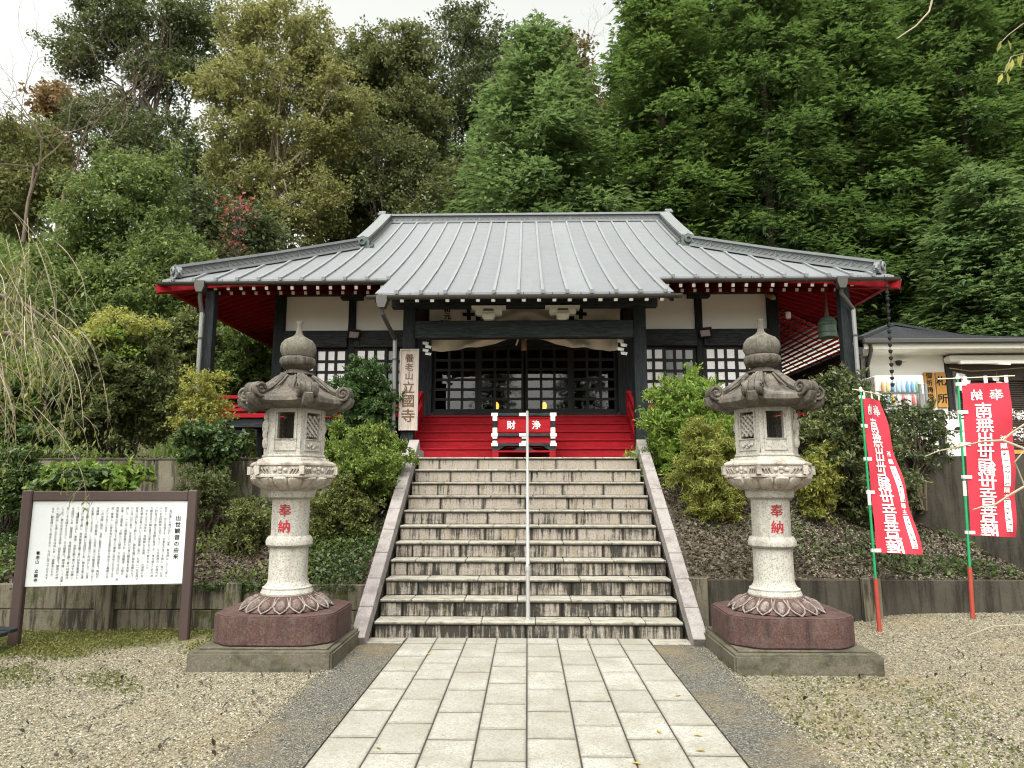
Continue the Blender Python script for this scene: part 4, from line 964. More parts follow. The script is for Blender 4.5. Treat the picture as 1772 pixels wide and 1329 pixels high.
# ---------------------------------------------------------------- stone lanterns
def hexpts(r, z, rot=0.0): return [Vector((r*math.cos(R(60*i)+rot), r*math.sin(R(60*i)+rot), z)) for i in range(6)]
def sweep_hex(b, prof):
    b.lathe(prof, 6)
def lantern(label, X, Y, mir):
    o = thing('stone_lantern', label, 'stone lantern', (X, Y, 0), group='stone lanterns flanking the stairs')
    def bd(b, name, mat, par=o, **k): return b.build(name, M[mat], par, world=False, **k)
    px = -.005 if mir < 0 else .05
    bd(MB().box(px-.635, px+.625, -.63, .63, -.06, .155), 'plinth', 'concrete', bevel=.018, seg=2)
    bd(MB().box(px-.57, px+.56, -.53, .54, .156, .172), 'mortar_bed', 'concrete', bevel=.004)
    n = 48; pts = []
    for i in range(n):
        a = 2*math.pi*i/n; c, s = math.cos(a), math.sin(a); e = 7.0
        r = 1/((abs(c)**e+abs(s)**e)**(1/e)); ch = .82/max(1e-6, abs(c)+abs(s))/.5
        r = min(r, ch); pts.append((px*.6+.56*r*c, .51*r*s))
    bd(MB().prism(pts, 'z', .175, .43), 'base_block', 'granite_red', bevel=.012, smooth=.6, seg=2)
    # lotus foot with 16 carved petals
    def petal(n, amp): return lambda a, i: 1+amp[i]*(abs(math.cos(n/2*a))**.55-.55)
    pr = [(.43, .43), (.455, .445), (.455, .465), (.42, .50), (.36, .54), (.31, .56), (.29, .562)]
    am = [.10, .12, .11, .10, .07, .03, 0]
    bd(MB().lathe([(.40, .43), (.412, .437), (.40, .455), (.36, .49), (.315, .525), (.265, .552), (.24, .562)], 48), 'lotus_foot', 'granite_red', smooth=.7)
    b = MB()
    def foot(r, ph, h=0.0):   # point on the sloping foot
        z = .565-(r-.24)*.66-.5*max(0, r-.36)**1.5+h; return Vector((r*math.cos(ph), r*math.sin(ph), z))
    for i in range(16):
        a = 2*math.pi*(i+.5)/16; Mx = Matrix.Rotation(a, 4, 'Z') @ Matrix.Translation((.352, 0, .493)) @ Matrix.Rotation(R(36), 4, 'Y')
        q = MB(); q.blob((0, 0, 0), (.074, .041, .032), 10, 6); b.mi = 0; b.add([Mx @ Vector(p) for p in q.v], q.f)
        b.mi = 1; w2 = math.pi/16*.96
        b.tube([foot(.262, a-w2*.7, .004), foot(.31, a-w2*.9, .010), foot(.37, a-w2*.98, .012), foot(.405, a-w2*.62, .012), foot(.432, a, .006), foot(.405, a+w2*.62, .012), foot(.37, a+w2*.98, .012), foot(.31, a+w2*.9, .010), foot(.262, a+w2*.7, .004)], [.004, .006, .008, .010, .010, .010, .008, .006, .004], 6)
    tag(b.build('lotus_petals', [M['petal'], M['petal_rim']], o, world=False, smooth=1), kind='stuff')
    pr = [(.24, .545), (.245, .575), (.235, .60), (.228, .61), (.23, .625), (.21, .635), (.19, .665), (.182, .70), (.180, 1.0), (.202, 1.003), (.218, 1.02), (.22, 1.055), (.208, 1.085), (.196, 1.10), (.177, 1.103), (.176, 1.455), (.198, 1.458), (.216, 1.47), (.224, 1.50), (.224, 1.535), (.21, 1.55)]
    bd(MB().lathe(pr, 48), 'shaft', 'granite', smooth=.45)
    bd(MB().lathe([(.225, 1.535), (.27, 1.55), (.345, 1.595), (.375, 1.645), (.36, 1.665)], 160, petal(16, [.02, .13, .14, .10, .0])), 'lotus_bowl', 'platform', smooth=.7)
    b = MB(); b.lathe([(.37, 1.65), (.425, 1.655), (.425, 1.68), (.408, 1.683), (.408, 1.765), (.425, 1.768), (.425, 1.79), (.385, 1.81), (.36, 1.815), (.355, 1.835), (.325, 1.838), (.32, 1.85)], 6)
    bd(b, 'platform', 'platform', bevel=.004)
    b = MB()
    for i in range(6):
        a = R(60*i+30); m = Vector((.408*.866*math.cos(a), .408*.866*math.sin(a), 1.724)); t = Vector((-math.sin(a), math.cos(a), 0)); nn = Vector((math.cos(a), math.sin(a), 0))
        for k, (du, dz, s) in enumerate(((-.05, 0, .022), (0, .014, .024), (.05, 0, .022), (.0, -.02, .018))): b.blob(m+t*du+Vector((0, 0, dz)), s, 7, 5)
        for sg in (-1, 1):
            for k in range(3): b.tube([m+t*sg*(.09+.028*k)+Vector((0, 0, -.03))+nn*.004, m+t*sg*(.115+.028*k)+Vector((0, 0, .02))+nn*.014, m+t*sg*(.15+.022*k)+Vector((0, 0, -.005))+nn*.004], [.006, .012, .005], 5)
        c = Vector((.422*math.cos(R(60*i)), .422*math.sin(R(60*i)), 1.724)); b.bar(c+Vector((0, 0, -.04)), c+Vector((0, 0, .04)), .045, .045, (0, 1, 0.1))
    bd(b, 'platform_carving', 'platform', smooth=.7)
    # fire box: six panels, two open windows, two lattices, two carved figures
    FB = link('fire_box', MB().lathe([(.302, 1.85), (.315, 1.855), (.315, 1.875), (.295, 1.88)], 6).mesh('fire_box', M['granite'], .004), o)
    rr = .30; ap = rr*.866; z0, z1 = 1.88, 2.34; hw = rr/2-.002
    for i in range(6):
        a = 30+60*i   # panel normals 30, 90 (back), 150, 210, 270 (front), 330
        kind = {270: 'w', 90: 'w', 330: 'l' if mir < 0 else 'f', 210: 'f' if mir < 0 else 'l', 150: 'l' if mir < 0 else 'f', 30: 'f' if mir < 0 else 'l'}[a]
        Mx = Matrix.Rotation(R(a)+R(90), 4, 'Z') @ Matrix.Translation((0, -ap, 0))
        q = MB()
        q.prism([(-hw, 0), (hw, 0), (hw-.034, .062), (-hw+.034, .062)], 'z', z0, z0+.14) if kind != 'f' else None
        if kind != 'f':
            q.v = [(p[0], p[1], p[2]) for p in q.v]
            q.box(-hw, -.08, 0, .06, z0+.14, z1-.06); q.box(.08, hw, 0, .06, z0+.14, z1-.06); q.box(-hw, hw, 0, .06, z1-.06, z1)
            for (x0, x1, za, zb) in ((-.108, .108, z0+.03, z0+.04), (-.108, .108, z1-.035, z1-.025), (-.108, -.098, z0+.04, z1-.035), (.098, .108, z0+.04, z1-.035), (-.108, .108, z0+.135, z0+.142)): q.box(x0, x1, -.010, .002, za, zb)
        if kind == 'l':
            for s in (-1, 1):
                for k in range(-3, 4):
                    xa = k*.055; pa = [(-.085, z0+.14), (.085, z1-.06)]
                    L = .2; p0 = Vector((xa-s*L/2, .03+s*.006, (z0+z1)/2+.04-L/2)); p1 = Vector((xa+s*L/2, .03+s*.006, (z0+z1)/2+.04+L/2))
                    # clip to the opening
                    ts = []
                    for t in np.linspace(0, 1, 41):
                        p = p0.lerp(p1, t)
                        if abs(p.x) <= .082 and z0+.138 <= p.z <= z1-.058: ts.append(t)
                    if len(ts) > 2: q.bar(p0.lerp(p1, ts[0]), p0.lerp(p1, ts[-1]), .02, .024, (0, 1, 0))
            for (x, z, s) in ((-.05, z0+.075, .022), (-.02, z0+.09, .02), (.02, z0+.075, .02), (.055, z0+.085, .018), (.0, z0+.06, .02)): q.blob((x, -.004, z), (s, .016, s*.8), 7, 5)
        if kind == 'f':
            q.box(-hw, hw, 0, .06, z0, z1)
            for (x, z, a1, a2, a3) in ((0, z1-.10, .035, .03, .04), (0, z1-.18, .06, .04, .06), (0, z1-.27, .05, .035, .06), (-.03, z1-.35, .025, .03, .06), (.03, z1-.35, .025, .03, .06), (-.07, z1-.2, .02, .03, .06), (.07, z1-.2, .02, .03, .06)): q.blob((x, -.008, z), (a1, a2, a3), 8, 6)
        me = q.mesh({'w': 'window_panel', 'l': 'lattice_panel', 'f': 'carved_panel'}[kind], M['granite'], smooth=.5)
        me.transform(Mx); link(me.name.split('.')[0], me, FB)
    bd(MB().lathe([(.285, 2.325), (.305, 2.33), (.305, 2.355), (.28, 2.36)], 6), 'fire_box_lintel', 'granite')
    # roof cap: six sides, swept-up edge, scrolls at the corners
    n = 72
    def capr(a, t):
        """hex radius, t 0 centre..1 edge"""
        c = (a % R(60))-R(30); return 1/math.cos(c)*.866
    prof = [(.36, 2.315, 0), (.43, 2.325, .2), (.495, 2.345, .8), (.52, 2.37, 1), (.515, 2.41, 1), (.50, 2.425, 1), (.43, 2.455, .6), (.35, 2.50, .3), (.27, 2.56, .1), (.20, 2.625, 0), (.145, 2.665, 0), (.13, 2.67, 0)]
    vs = []; fs = []
    for r, z, up in prof:
        for j in range(n):
            a = 2*math.pi*j/n; h = capr(a, r); k = ((h-.866)/.134)**2
            bl = min(1, max(0, (r-.12)/.25)); h = 1*(1-bl)*.93+h*bl
            vs.append((r*h*math.cos(a), r*h*math.sin(a), z+.05*up*k))
    for i in range(len(prof)-1):
        for j in range(n): fs.append((i*n+j, i*n+(j+1) % n, (i+1)*n+(j+1) % n, (i+1)*n+j))
    fs += [tuple(range(n))[::-1], tuple(range((len(prof)-1)*n, len(prof)*n))]
    bd(MB().add(vs, fs), 'roof_cap', 'cap', smooth=.6)
    b = MB()
    for i in range(6):
        a = R(60*i); e = Vector((math.cos(a), math.sin(a), 0)); t = Vector((-math.sin(a), math.cos(a), 0))
        path = [(.15, 2.67), (.22, 2.625), (.30, 2.555), (.37, 2.505), (.43, 2.475)]
        for off in (-.045, 0, .045): b.tube([e*r+t*off*min(1, r*2.6)+Vector((0, 0, z)) for r, z in path], [.016, .022, .028, .032, .034], 6)
        cc = e*.488+Vector((0, 0, 2.478)); ring = [(.070*math.cos(th), .070*math.sin(th)) for th in np.linspace(0, 2*math.pi, 17)[:-1]]
        for s0, s1 in ((-.078, -.030), (-.024, .024), (.030, .078)):
            b.add([cc+t*s+e*q[0]+Vector((0, 0, q[1])) for s in (s0, s1) for q in ring], [tuple(range(16)), tuple(range(16, 32))[::-1]]+[(k2, 16+k2, 16+(k2+1) % 16, (k2+1) % 16) for k2 in range(16)])
        for sg in (-1, 1):   # raised spiral on both faces of the scroll
            sp = []
            for th in np.linspace(-150, 470, 30): rad = .074*(1-(th+150)/700); sp.append(cc+t*sg*.082+e*rad*math.cos(R(th))+Vector((0, 0, rad*math.sin(R(th)))))
            b.tube(sp, [.013]*22+[.012]*8, 6)
        b.tube([e*.37+Vector((0, 0, 2.335)), e*.46+Vector((0, 0, 2.35)), e*.535+Vector((0, 0, 2.39)), e*.555+Vector((0, 0, 2.44))], [.03, .05, .055, .04], 7)
        for k in (-1, 1):
            m = R(60*i+30)+k*R(13); f = Vector((math.cos(m), math.sin(m), 0)); b.tube([f*.17+Vector((0, 0, 2.655)), f*.27+Vector((0, 0, 2.57)), f*.38+Vector((0, 0, 2.495))], [.012, .014, .004], 5)
    bd(b, 'roof_scrolls', 'cap', smooth=.8)
    bd(MB().lathe([(.125, 2.66), (.165, 2.675), (.165, 2.69), (.12, 2.70), (.10, 2.725), (.135, 2.745), (.165, 2.765)], 40), 'finial_neck', 'cap', smooth=.6)
    bd(MB().lathe([(.12, 2.745), (.155, 2.765), (.172, 2.80), (.17, 2.835), (.15, 2.855)], 120, petal(12, [.02, .08, .10, .07, .02])), 'finial_lotus', 'cap', smooth=.7)
    bd(MB().lathe([(.12, 2.85), (.15, 2.86), (.172, 2.91), (.175, 2.95), (.165, 2.99), (.135, 3.03), (.09, 3.055), (.055, 3.075), (.035, 3.10), (.028, 3.14), (.026, 3.19), (.034, 3.215), (.032, 3.225), (.005, 3.228)], 80, lambda a, i: 1+(.02 if 1 < i < 6 else 0)*abs(math.cos(6*a))), 'finial_jewel', 'jewel', smooth=.7)
    def onshaft(x, z):
        rr = .1785; a = x/rr; return (rr*math.sin(a), -rr*math.cos(a), z)
    q = .0 if mir < 0 else 0.0
    letters([('奉', q, 1.345, .125), ('納', q-.0, 1.195, .125)], onshaft, .02).build('inscription', M['redink'], o, world=False)
    return o
lantern('tall stone lantern on a red-brown block to the left of the stairs', -2.31, 6.83, -1)
lantern('tall stone lantern on a red-brown block to the right of the stairs', 2.33, 6.82, 1)
# ---------------------------------------------------------------- notice board
NX, NY, NR = -4.36, 7.29, math.atan2(.30, 1.53)
NB = thing('notice_board', 'white notice board with columns of Japanese text in a dark brown frame on two posts', 'notice board', (NX, NY, 0), NR)
def nb(b, name, mat, **k): return b.build(name, M[mat], NB, world=False, **k)
for s in (-1, 1): nb(MB().box(s*.80-.048, s*.80+.048, -.045, .045, -.1, 1.535), 'post', 'signbrown', bevel=.012)
nb(MB().box(-.75, .75, -.03, .03, 1.425, 1.525), 'top_rail', 'signbrown', bevel=.006)
nb(MB().box(-.75, .75, -.012, .012, .565, 1.422), 'panel', 'signwhite', bevel=.003)
TXT = ['　我が国に仏教が伝わって以来、観音様は、三十三身に', '変化し、世に苦悩する一切衆生の迷いを転じ、悟りに至', 'らしめ全知精神の活力となって、その慈悲力・功徳力の', 'ご利益は広く衆生の苦難を救済して、津々浦々に知れ渡', 'り観音信仰の輪を築き山家をおさめて参りました。', '　今をさる八百年前、源頼朝公が安房（一）の須崎の合', '戦石橋山合戦において大庭景親に敗れ、九死に一生を得て', '安房に逃れ転じ上総に入り、再起を賭け懸命な願をかけ', 'の三月に日に参り、平家追討に力身の観音像を本尊に勧', '請して、一心本に戦勝祈願をされ、三浦義澄・上総介', '広常・千葉常胤・下野の小山朝政・下総の下河辺行平・安', '西景益等の助けを借り下総より関東に攻め入り天下を平', '定・掌握し、公家社会から武家社会の始めての幕開と云', 'ったとされています。', '　この由縁に因み、当寺に観音された御尊像を「再起の', '守護佛」・「出世観音」と命名し当山の観音堂に尊入せし', 'め安置しております。この観音様のご利益として、立身', '出世を願う者にはその願いを成就せしめ、病ある者は速', 'やかに治癒と癒し、商売繁盛を願う者には商売繁盛にし', 'て、平癒長寿と出し、豊作・大漁を願う者にはその願い', 'を成就せしめ、健康成就・良縁成就を願う者には諸縁吉', '祥にして治縁をもたらし、日々健康の「御守護」・「良薬」', 'により、衆生のあらゆる苦悩・四苦を抜き「観音の功徳', '力・佑民治」を得んがためは苦しめ、「霊験あらたか', 'なる」観音様として有名となり、今日に至っております。']
it = []
for i, line in enumerate(TXT):
    x = .585-.0475*i; cs = .0290
    for j, ch in enumerate(line): it.append((ch, x, 1.345-cs*j, .0285))
title = [(ch, .665, 1.24-.066*j, .056) for j, ch in enumerate('出世観音の由来')]
sig = [(ch, -.655, .90-.045*j, .038) for j, ch in enumerate('養老山　立國寺')]
letters(it, lambda x, z: (x, -.0135, z), 0).build('body_text', M['ink'], NB, world=False)
letters(title+sig, lambda x, z: (x, -.0136, z), .015).build('title_text', M['ink'], NB, world=False)
# ---------------------------------------------------------------- banners
def banner(label, X, Y, lean, rtop, rbot, H, W=.45):
    o = thing('banner', label, 'banner', (X, Y, float(court_z(X, Y))-.02), group='red banners beside the right lantern')
    def P(z): return Vector((lean*z, 0, z))
    MB().tube([P(0), P(.55)], .022, 8).build('ground_post', M['redpost'], o, world=False, smooth=.8)
    MB().box(-.028, .028, -.028, .028, .50, .56).build('clamp', M['redpost'], o, world=False) if 0 else None
    MB().tube([P(.50), P(1.35)], .0135, 8).build('lower_pole', M['green'], o, world=False, smooth=.8)
    MB().tube([P(1.35), P(H)], .0115, 8).build('upper_pole', M['green'], o, world=False, smooth=.8)
    MB().tube([P(1.30), P(1.46)], .017, 8).build('pole_joint', M['white'], o, world=False, smooth=.8)
    a0 = R(rtop); d = Vector((math.cos(a0), math.sin(a0), 0))
    MB().tube([P(H-.01)-d*.20, P(H-.005)+d*(W+.10)], .006, 6).build('crossbar', M['bamboo'], o, world=False)
    MB().lathe([(.016, 0), (.02, .02), (.012, .05), (.0, .055)], 8, c=P(H-.02)).build('pole_cap', M['white'], o, world=False)
    zt, zb = H-.075, H-1.72
    def cl(u, v, off=0.0):
        """u 0..1 from the pole, v 0..1 downward"""
        z = zt+(zb-zt)*v; a = R(rtop+(rbot-rtop)*v**1.3); q = Vector((math.cos(a), math.sin(a), 0)); nn = Vector((math.sin(a), -math.cos(a), 0))
        w = W*(1+.10*v)
        rip = .022*math.sin(7*u+3*v)*u+.012*math.sin(17*v+5*u)*(.3+u)+.016*math.exp(-((u-.75+.35*v)/.1)**2)*(1-v)
        return P(z)+q*(.035+w*u)+nn*(rip+off)+Vector((0, 0, -.02*u*v+.012*math.sin(9*u)*0))
    nu, nv = 24, 80; b = MB()
    b.v = [cl(i/nu, j/nv)[:] for j in range(nv+1) for i in range(nu+1)]
    b.f = [(j*(nu+1)+i, (j+1)*(nu+1)+i, (j+1)*(nu+1)+i+1, j*(nu+1)+i+1) for j in range(nv) for i in range(nu)]; b.m = [0]*len(b.f)
    b.build('cloth', M['banner'], o, world=False, smooth=3)
    L = zt-zb
    def txt(items, mat, name, bold):
        b = MB()
        for ch, u, v, s in items:
            V, F = glyph(ch, bold); b.add([cl(u-p[0]*s/W, v-p[1]*s/L, .004+.0005*p[2]) for p in V], [f[::-1] for f in F])
        b.build(name, M[mat], o, world=False)
    it = [('奉', .73, .078, .132), ('納', .30, .078, .125)]
    it += [(c, .43-.02*i/8+.0*i, .180+.0960*i, .176) for i, c in enumerate('南無出世観世音菩薩')]
    it += [('祈', .80, .365, .062), ('願', .805, .415, .062), ('願', .80, .70, .062), ('主', .80, .742, .062)]
    txt(it, 'bannerw', 'lettering', .022)
    for (v0, v1) in ((.445, .675), (.765, .965)):
        b = MB(); n = 12
        b.v = [cl(.745+.14*i/2, v0+(v1-v0)*j/n, .0035)[:] for j in range(n+1) for i in range(3)]
        b.f = [(j*3+i, (j+1)*3+i, (j+1)*3+i+1, j*3+i+1) for j in range(n) for i in range(2)]; b.m = [0]*len(b.f)
        b.build('white_label', M['bannerw'], o, world=False)
        b = MB(); rr = random.Random(int(X*10)+int(v0*100)); n = 6
        for k in range(n):
            for q in range(4):
                u = .815+rr.uniform(-.04, .04); v = v0+(v1-v0)*((k+.5)/n)+rr.uniform(-.010, .010); du, dv = rr.choice(((.03, .002), (.003, .012), (.02, .007), (.026, -.004)))
                b.add([cl(u-du, v-dv, .0065), cl(u-du+.006, v-dv+.003, .0065), cl(u+du, v+dv+.003, .0065), cl(u+du-.006, v+dv, .0065)], [(0, 1, 2, 3)])
        b.build('pen_strokes', M['ink'], o, world=False)
    for v in (.0, .19, .405, .62, .985 if X < 4 else .98):
        z = zt+(zb-zt)*v; q = cl(.10, v, .005); p = P(z)
        dz = Vector((0, 0, .018)); b = MB(); b.add([p-dz+Vector((-.02, -.015, 0)), q-dz, q+dz, p+dz+Vector((-.02, -.015, 0))], [(0, 1, 2, 3)])
        b.add([p-dz+Vector((-.02, .015, 0)), p-dz+Vector((-.02, -.015, 0)), p+dz+Vector((-.02, -.015, 0)), p+dz+Vector((-.02, .015, 0))], [(0, 1, 2, 3)]); b.build('fixing_tab', M['white'], o, world=False)
    for u in (.08, .52, .96):
        q = cl(u, .0, .006); p = P(H-.005)+d*(.035+W*u); s = d*.018
        b = MB(); b.add([q-s, q+s, p+s+Vector((0, 0, .012)), p-s+Vector((0, 0, .012))], [(0, 1, 2, 3)]); b.build('fixing_tab', M['white'], o, world=False)
banner('red banner with white mirrored characters on a green pole, right beside the lantern bush', 3.62, 7.52, -.004, 42, 2, 2.53)
banner('red banner with white mirrored characters on a green pole, before the dark concrete wall', 4.70, 7.72, .032, -14, 2, 2.60)
# ---------------------------------------------------------------- office building on the terrace at the right
OY = 15.0; GZ = 1.985
OF = thing('shrine_office', 'white rendered office with a low dark slate roof and a brown roller shutter', 'building', (10, OY, GZ))
XL = 7.42
piece('front_wall', (8.22, OY+.1, 3.2), (1.62, .2, 2.5), M['plaster'], OF); piece('side_wall', (XL, 17.3, 3.2), (.18, 4.3, 2.5), M['plaster'], OF)
piece('front_wall', (13.1, OY+.1, 3.2), (1.2, .2, 2.5), M['plaster'], OF); piece('wall_plinth', (8.05, OY+.08, 2.08), (1.3, .26, .2), M['concrete'], OF)
piece('shutter_lintel', (10.8, OY+.1, 4.12), (3.5, .16, .55), M['shutter'], OF)
b = MB()
for i in range(38): b.prism([(OY+.10, 2.35+.04*i), (OY+.075, 2.35+.04*i+.006), (OY+.075, 2.35+.04*i+.028), (OY+.10, 2.35+.04*i+.036)], 'x', 9.06, 12.5)
b.build('roller_shutter', M['shutter'], OF)
piece('counter', (10.6, OY+.02, 2.3), (3.8, .3, .08), M['signorange'], OF); piece('counter_front', (10.6, OY+.12, 2.12), (3.8, .1, .3), M['walldark'], OF)
piece('shutter_post', (9.09, OY+.03, 3.1), (.09, .12, 2.3), M['black'], OF); piece('shutter_guide', (9.22, OY+.02, 3.05), (.06, .08, 2.0), M['pipe'], OF)
piece('soffit', (10.3, OY-.2, 4.42), (6.6, .9, .04), M['white'], OF)
piece('fascia', (10.35, OY-.68, 4.47), (6.7, .05, .12), M['white'], OF)
piece('gutter', (10.35, OY-.76, 4.56), (6.8, .11, .10), M['gutter'], OF, bevel=.02)
piece('side_fascia', (6.98, 17.2, 4.5), (.05, 5.0, .14), M['gutter'], OF)
b = MB()
A, B_, C, D = (6.92, OY-.74, 4.60), (13.8, OY-.74, 4.60), (13.8, 20.2, 4.60), (6.92, 20.2, 4.60); P1, P2 = (8.85, 16.6, 5.45), (12.5, 18.8, 5.5)
b.add([A, B_, C, D, P1, P2], [(0, 1, 5, 4), (1, 2, 5), (2, 3, 4, 5), (3, 0, 4), (3, 2, 1, 0)]); b.build('roof', M['slate'], OF)
nrow = 13
for k in range(nrow):
    t0 = k/nrow; t1 = (k+1)/nrow; f = lambda P, Q, t: Vector(P).lerp(Vector(Q), t)
    a0, a1, c0, c1 = f(A, P1, t0), f(A, P1, t1), f(B_, P2, t0), f(B_, P2, t1); up = Vector((0, 0, .018)); q = MB()
    q.add([a0, c0, c1, a1, a0+up, c0+up, c1+up*.2, a1+up*.2], [(4, 5, 6, 7), (0, 1, 5, 4), (1, 2, 6, 5), (3, 0, 4, 7)]); q.build('slate_course', M['slate'], OF)
b = MB(); b.bar(Vector(A)+Vector((0, 0, .04)), Vector(P1)+Vector((0, 0, .03)), .12, .06); b.bar(Vector(P1)+Vector((0, 0, .03)), Vector(P2)+Vector((0, 0, .03)), .12, .06); b.build('ridge_cap', M['slate'], OF)
b = MB(); b.tube([(7.12, OY-.72, 4.50), (7.14, OY-.7, 4.38), (7.36, OY-.05, 4.15), (7.36, OY-.05, 2.0)], .04, 8); b.build('downpipe', M['gutter'], OF, smooth=.8)
AW = thing('awning', 'retracted white awning box over the brown roller shutter', 'awning', (10.4, OY-.1, 4.3))
piece('awning_case', (10.7, OY-.16, 4.28), (3.4, .26, .15), M['white'], AW, bevel=.03); piece('front_bar', (10.6, OY-.42, 4.17), (3.0, .08, .07), M['white'], AW)
b = MB(); b.bar((9.2, OY-.2, 4.22), (10.1, OY-.5, 4.12), .05, .05); b.build('folding_arm', M['white'], AW)
o = thing('security_camera', 'black and white dome camera under the office eaves', 'camera', (8.05, OY-.05, 4.2))
MB().lathe([(.02, -.06), (.055, -.03), (.065, .02), (.065, .05)], 12, c=(8.02, OY-.08, 4.22)).build('camera_dome', M['black'], o, smooth=.8); piece('bracket', (8.08, OY-.05, 4.29), (.28, .1, .05), M['white'], o)
def wsign(label, x, z0, z1, txt, size):
    o = thing('wooden_sign', label, 'sign', (x, OY-.04, z0), group='wooden signs on the office wall')
    piece('board', (x, OY-.03, (z0+z1)/2), (.215, .04, z1-z0), M['signorange'], o)
    n = len(txt)
    for i, c in enumerate(txt): letters([(c, x, z1-(z1-z0)*(i+.5)/n, size)], lambda a, z: (a, OY-.052, z), .025).build('character', M['ink'], o)
wsign('narrow wooden sign lettered with five characters, left of the shorter-worded sign', 8.655, 3.26, 4.02, '御祈祷受付', .14)
wsign('wooden sign lettered with two characters, next to the shutter', 8.905, 3.26, 4.02, '札所', .22)
VM = thing('vending_machine', 'white drinks vending machine with rows of coloured cans, partly behind a bush', 'vending machine', (7.53, 14.2, GZ))
vx, vy = 7.52, 14.0
piece('cabinet', (vx, vy+.35, GZ+.92), (.98, .66, 1.80), M['white'], VM, bevel=.02)
piece('display_back', (vx-.02, vy+.012, GZ+1.28), (.80, .012, .86), M['signwhite'], VM)
for r in range(3): piece('shelf', (vx-.02, vy-.01, GZ+.93+.27*r), (.80, .05, .02), M['pipe'], VM)
cc = [flat('can_'+n, c, .35, .5) for n, c in (('orange', (.62, .36, .14)), ('yellow', (.62, .55, .22)), ('blue', (.14, .30, .52)), ('pale_blue', (.36, .5, .60)), ('green', (.16, .38, .2)), ('red', (.5, .13, .13)), ('white', (.7, .7, .68)), ('brown', (.2, .15, .12)))]
order = [[0, 1, 2, 3, 3, 2, 2, 4], [6, 3, 0, 6, 5, 6, 5, 7], [7, 6, 4, 0, 7, 6, 5, 7]]
canm = [MB().lathe([(.028, 0), (.032, .01), (.032, .13), (.022, .17), (.014, .20), (.014, .21)], 10).mesh('can', c, smooth=.6) for c in cc]
for r in range(3):
    for i in range(8): link('can', canm[order[2-r][i]], VM, Vector((vx-.36+.098*i, vy-.015, GZ+.945+.27*r))-wl(VM))
piece('coin_panel', (vx+.41, vy+.008, GZ+1.2), (.1, .02, .5), M['pipe'], VM); piece('delivery_flap', (vx-.05, vy+.005, GZ+.45), (.6, .03, .2), M['black'], VM)
for x in (7.68, 7.79):
    o = thing('steel_post', 'grey steel post, '+('left' if x < 7.7 else 'right')+' one of two beside the vending machine', 'post', (x, 13.6, GZ))
    MB().tube([(x, 13.6, GZ), (x, 13.6, 3.55)], .03, 8).build('pole', M['pipe'], o, smooth=.8); MB().lathe([(.035, 3.54), (.035, 3.57), (.0, 3.58)], 8, c=(x, 13.6, 0)).build('cap', M['pipe'], o)
o = thing('ornate_post', 'black ornamental iron post between the steel posts and the paper fortunes', 'post', (7.6, 12.9, GZ))
MB().lathe([(.07, 0), (.07, .08), (.05, .11), (.05, .5), (.075, .52), (.05, .55), (.055, .70), (.085, .72), (.06, .76), (.06, .88), (.085, .90), (.07, .94), (.075, .98), (.05, 1.0)], 14, c=(7.6, 12.9, GZ)).build('iron_column', M['black'], o, smooth=.5)
b = MB()
for k in range(3): b.tube([(7.6+.02, 12.84, GZ+.55+.15*k), (7.68, 12.83, GZ+.58+.15*k), (7.64, 12.83, GZ+.66+.15*k), (7.58, 12.84, GZ+.64+.15*k)], .018, 6)
b.build('scroll', M['black'], o, smooth=.8)
# paper fortunes tied to ropes
rackn = 0
for (z, lab) in ((2.90, 'upper rope crowded with tied white paper fortunes before the office'), (2.56, 'lower rope crowded with tied white paper fortunes before the office')):
    o = thing('fortune_rope', lab, 'paper fortunes', (9.2, 12.7, z), group='ropes of paper fortunes')
    MB().tube([(7.6, 12.7, z+.02), (9.5, 12.7, z-.02), (11.5, 12.7, z+.03)], .008, 5).build('rope', M['twig'], o)
    n = 900; P = np.stack([rng.uniform(7.6, 11.0, n), 12.7+rng.normal(0, .035, n), z+rng.normal(-.035, .045, n)], -1)
    A_ = rng.normal(0, 1, (n, 3)); A_[:, 2] -= .8; A_ /= np.linalg.norm(A_, axis=1)[:, None]; Bv = np.cross(A_, rng.normal(0, 1, (n, 3))); Bv /= np.linalg.norm(Bv, axis=1)[:, None]
    l, w_ = rng.uniform(.025, .055, (n, 1)), rng.uniform(.005, .009, (n, 1))
    V = np.stack([P-Bv*w_, P+Bv*w_, P+A_*l+Bv*w_, P+A_*l-Bv*w_], 1).reshape(-1, 3)-np.array([9.2, 12.7, z]); F = np.arange(n*4).reshape(-1, 4)
    tag(link('paper_strips', fastmesh('paper_strips', V, F, M['paper']), o), kind='stuff')
o = thing('fortune_stand', 'grey pipe stand that carries the ropes of paper fortunes', 'stand', (9.6, 12.75, GZ))
for x in (8.2, 9.6, 11.0): MB().tube([(x, 12.75, GZ), (x, 12.75, 3.25)], .03, 8).build('upright', M['pipe'], o, smooth=.8)
o = thing('white_counter', 'white counter with round black openings below the paper fortunes', 'counter', (9.0, 13.4, GZ))
piece('panel', (8.5, 13.4, 2.36), (1.2, .3, .95), M['white'], o, bevel=.01)
for i in range(3): MB().lathe([(.075, 0), (.075, .01)], 18).build('round_opening', M['black'], o, world=False)
for i, ch in enumerate([c for c in o.children if c.name.startswith('round')]): ch.location = Vector((8.12+.19*i, 13.245, 2.62))-wl(o); ch.rotation_euler = (R(90), 0, 0)
shide('long zigzag white paper streamer at the left end of the shutter rope', 9.32, OY-.12, 4.0, .52, 'paper streamers on the shutter rope')
shide('curled white paper streamer on the shutter rope, second from the wooden signs', 10.05, OY-.12, 3.92, .42, 'paper streamers on the shutter rope')
shide('short white paper streamer on the shutter rope, third from the wooden signs', 10.85, OY-.12, 3.98, .36, 'paper streamers on the shutter rope')
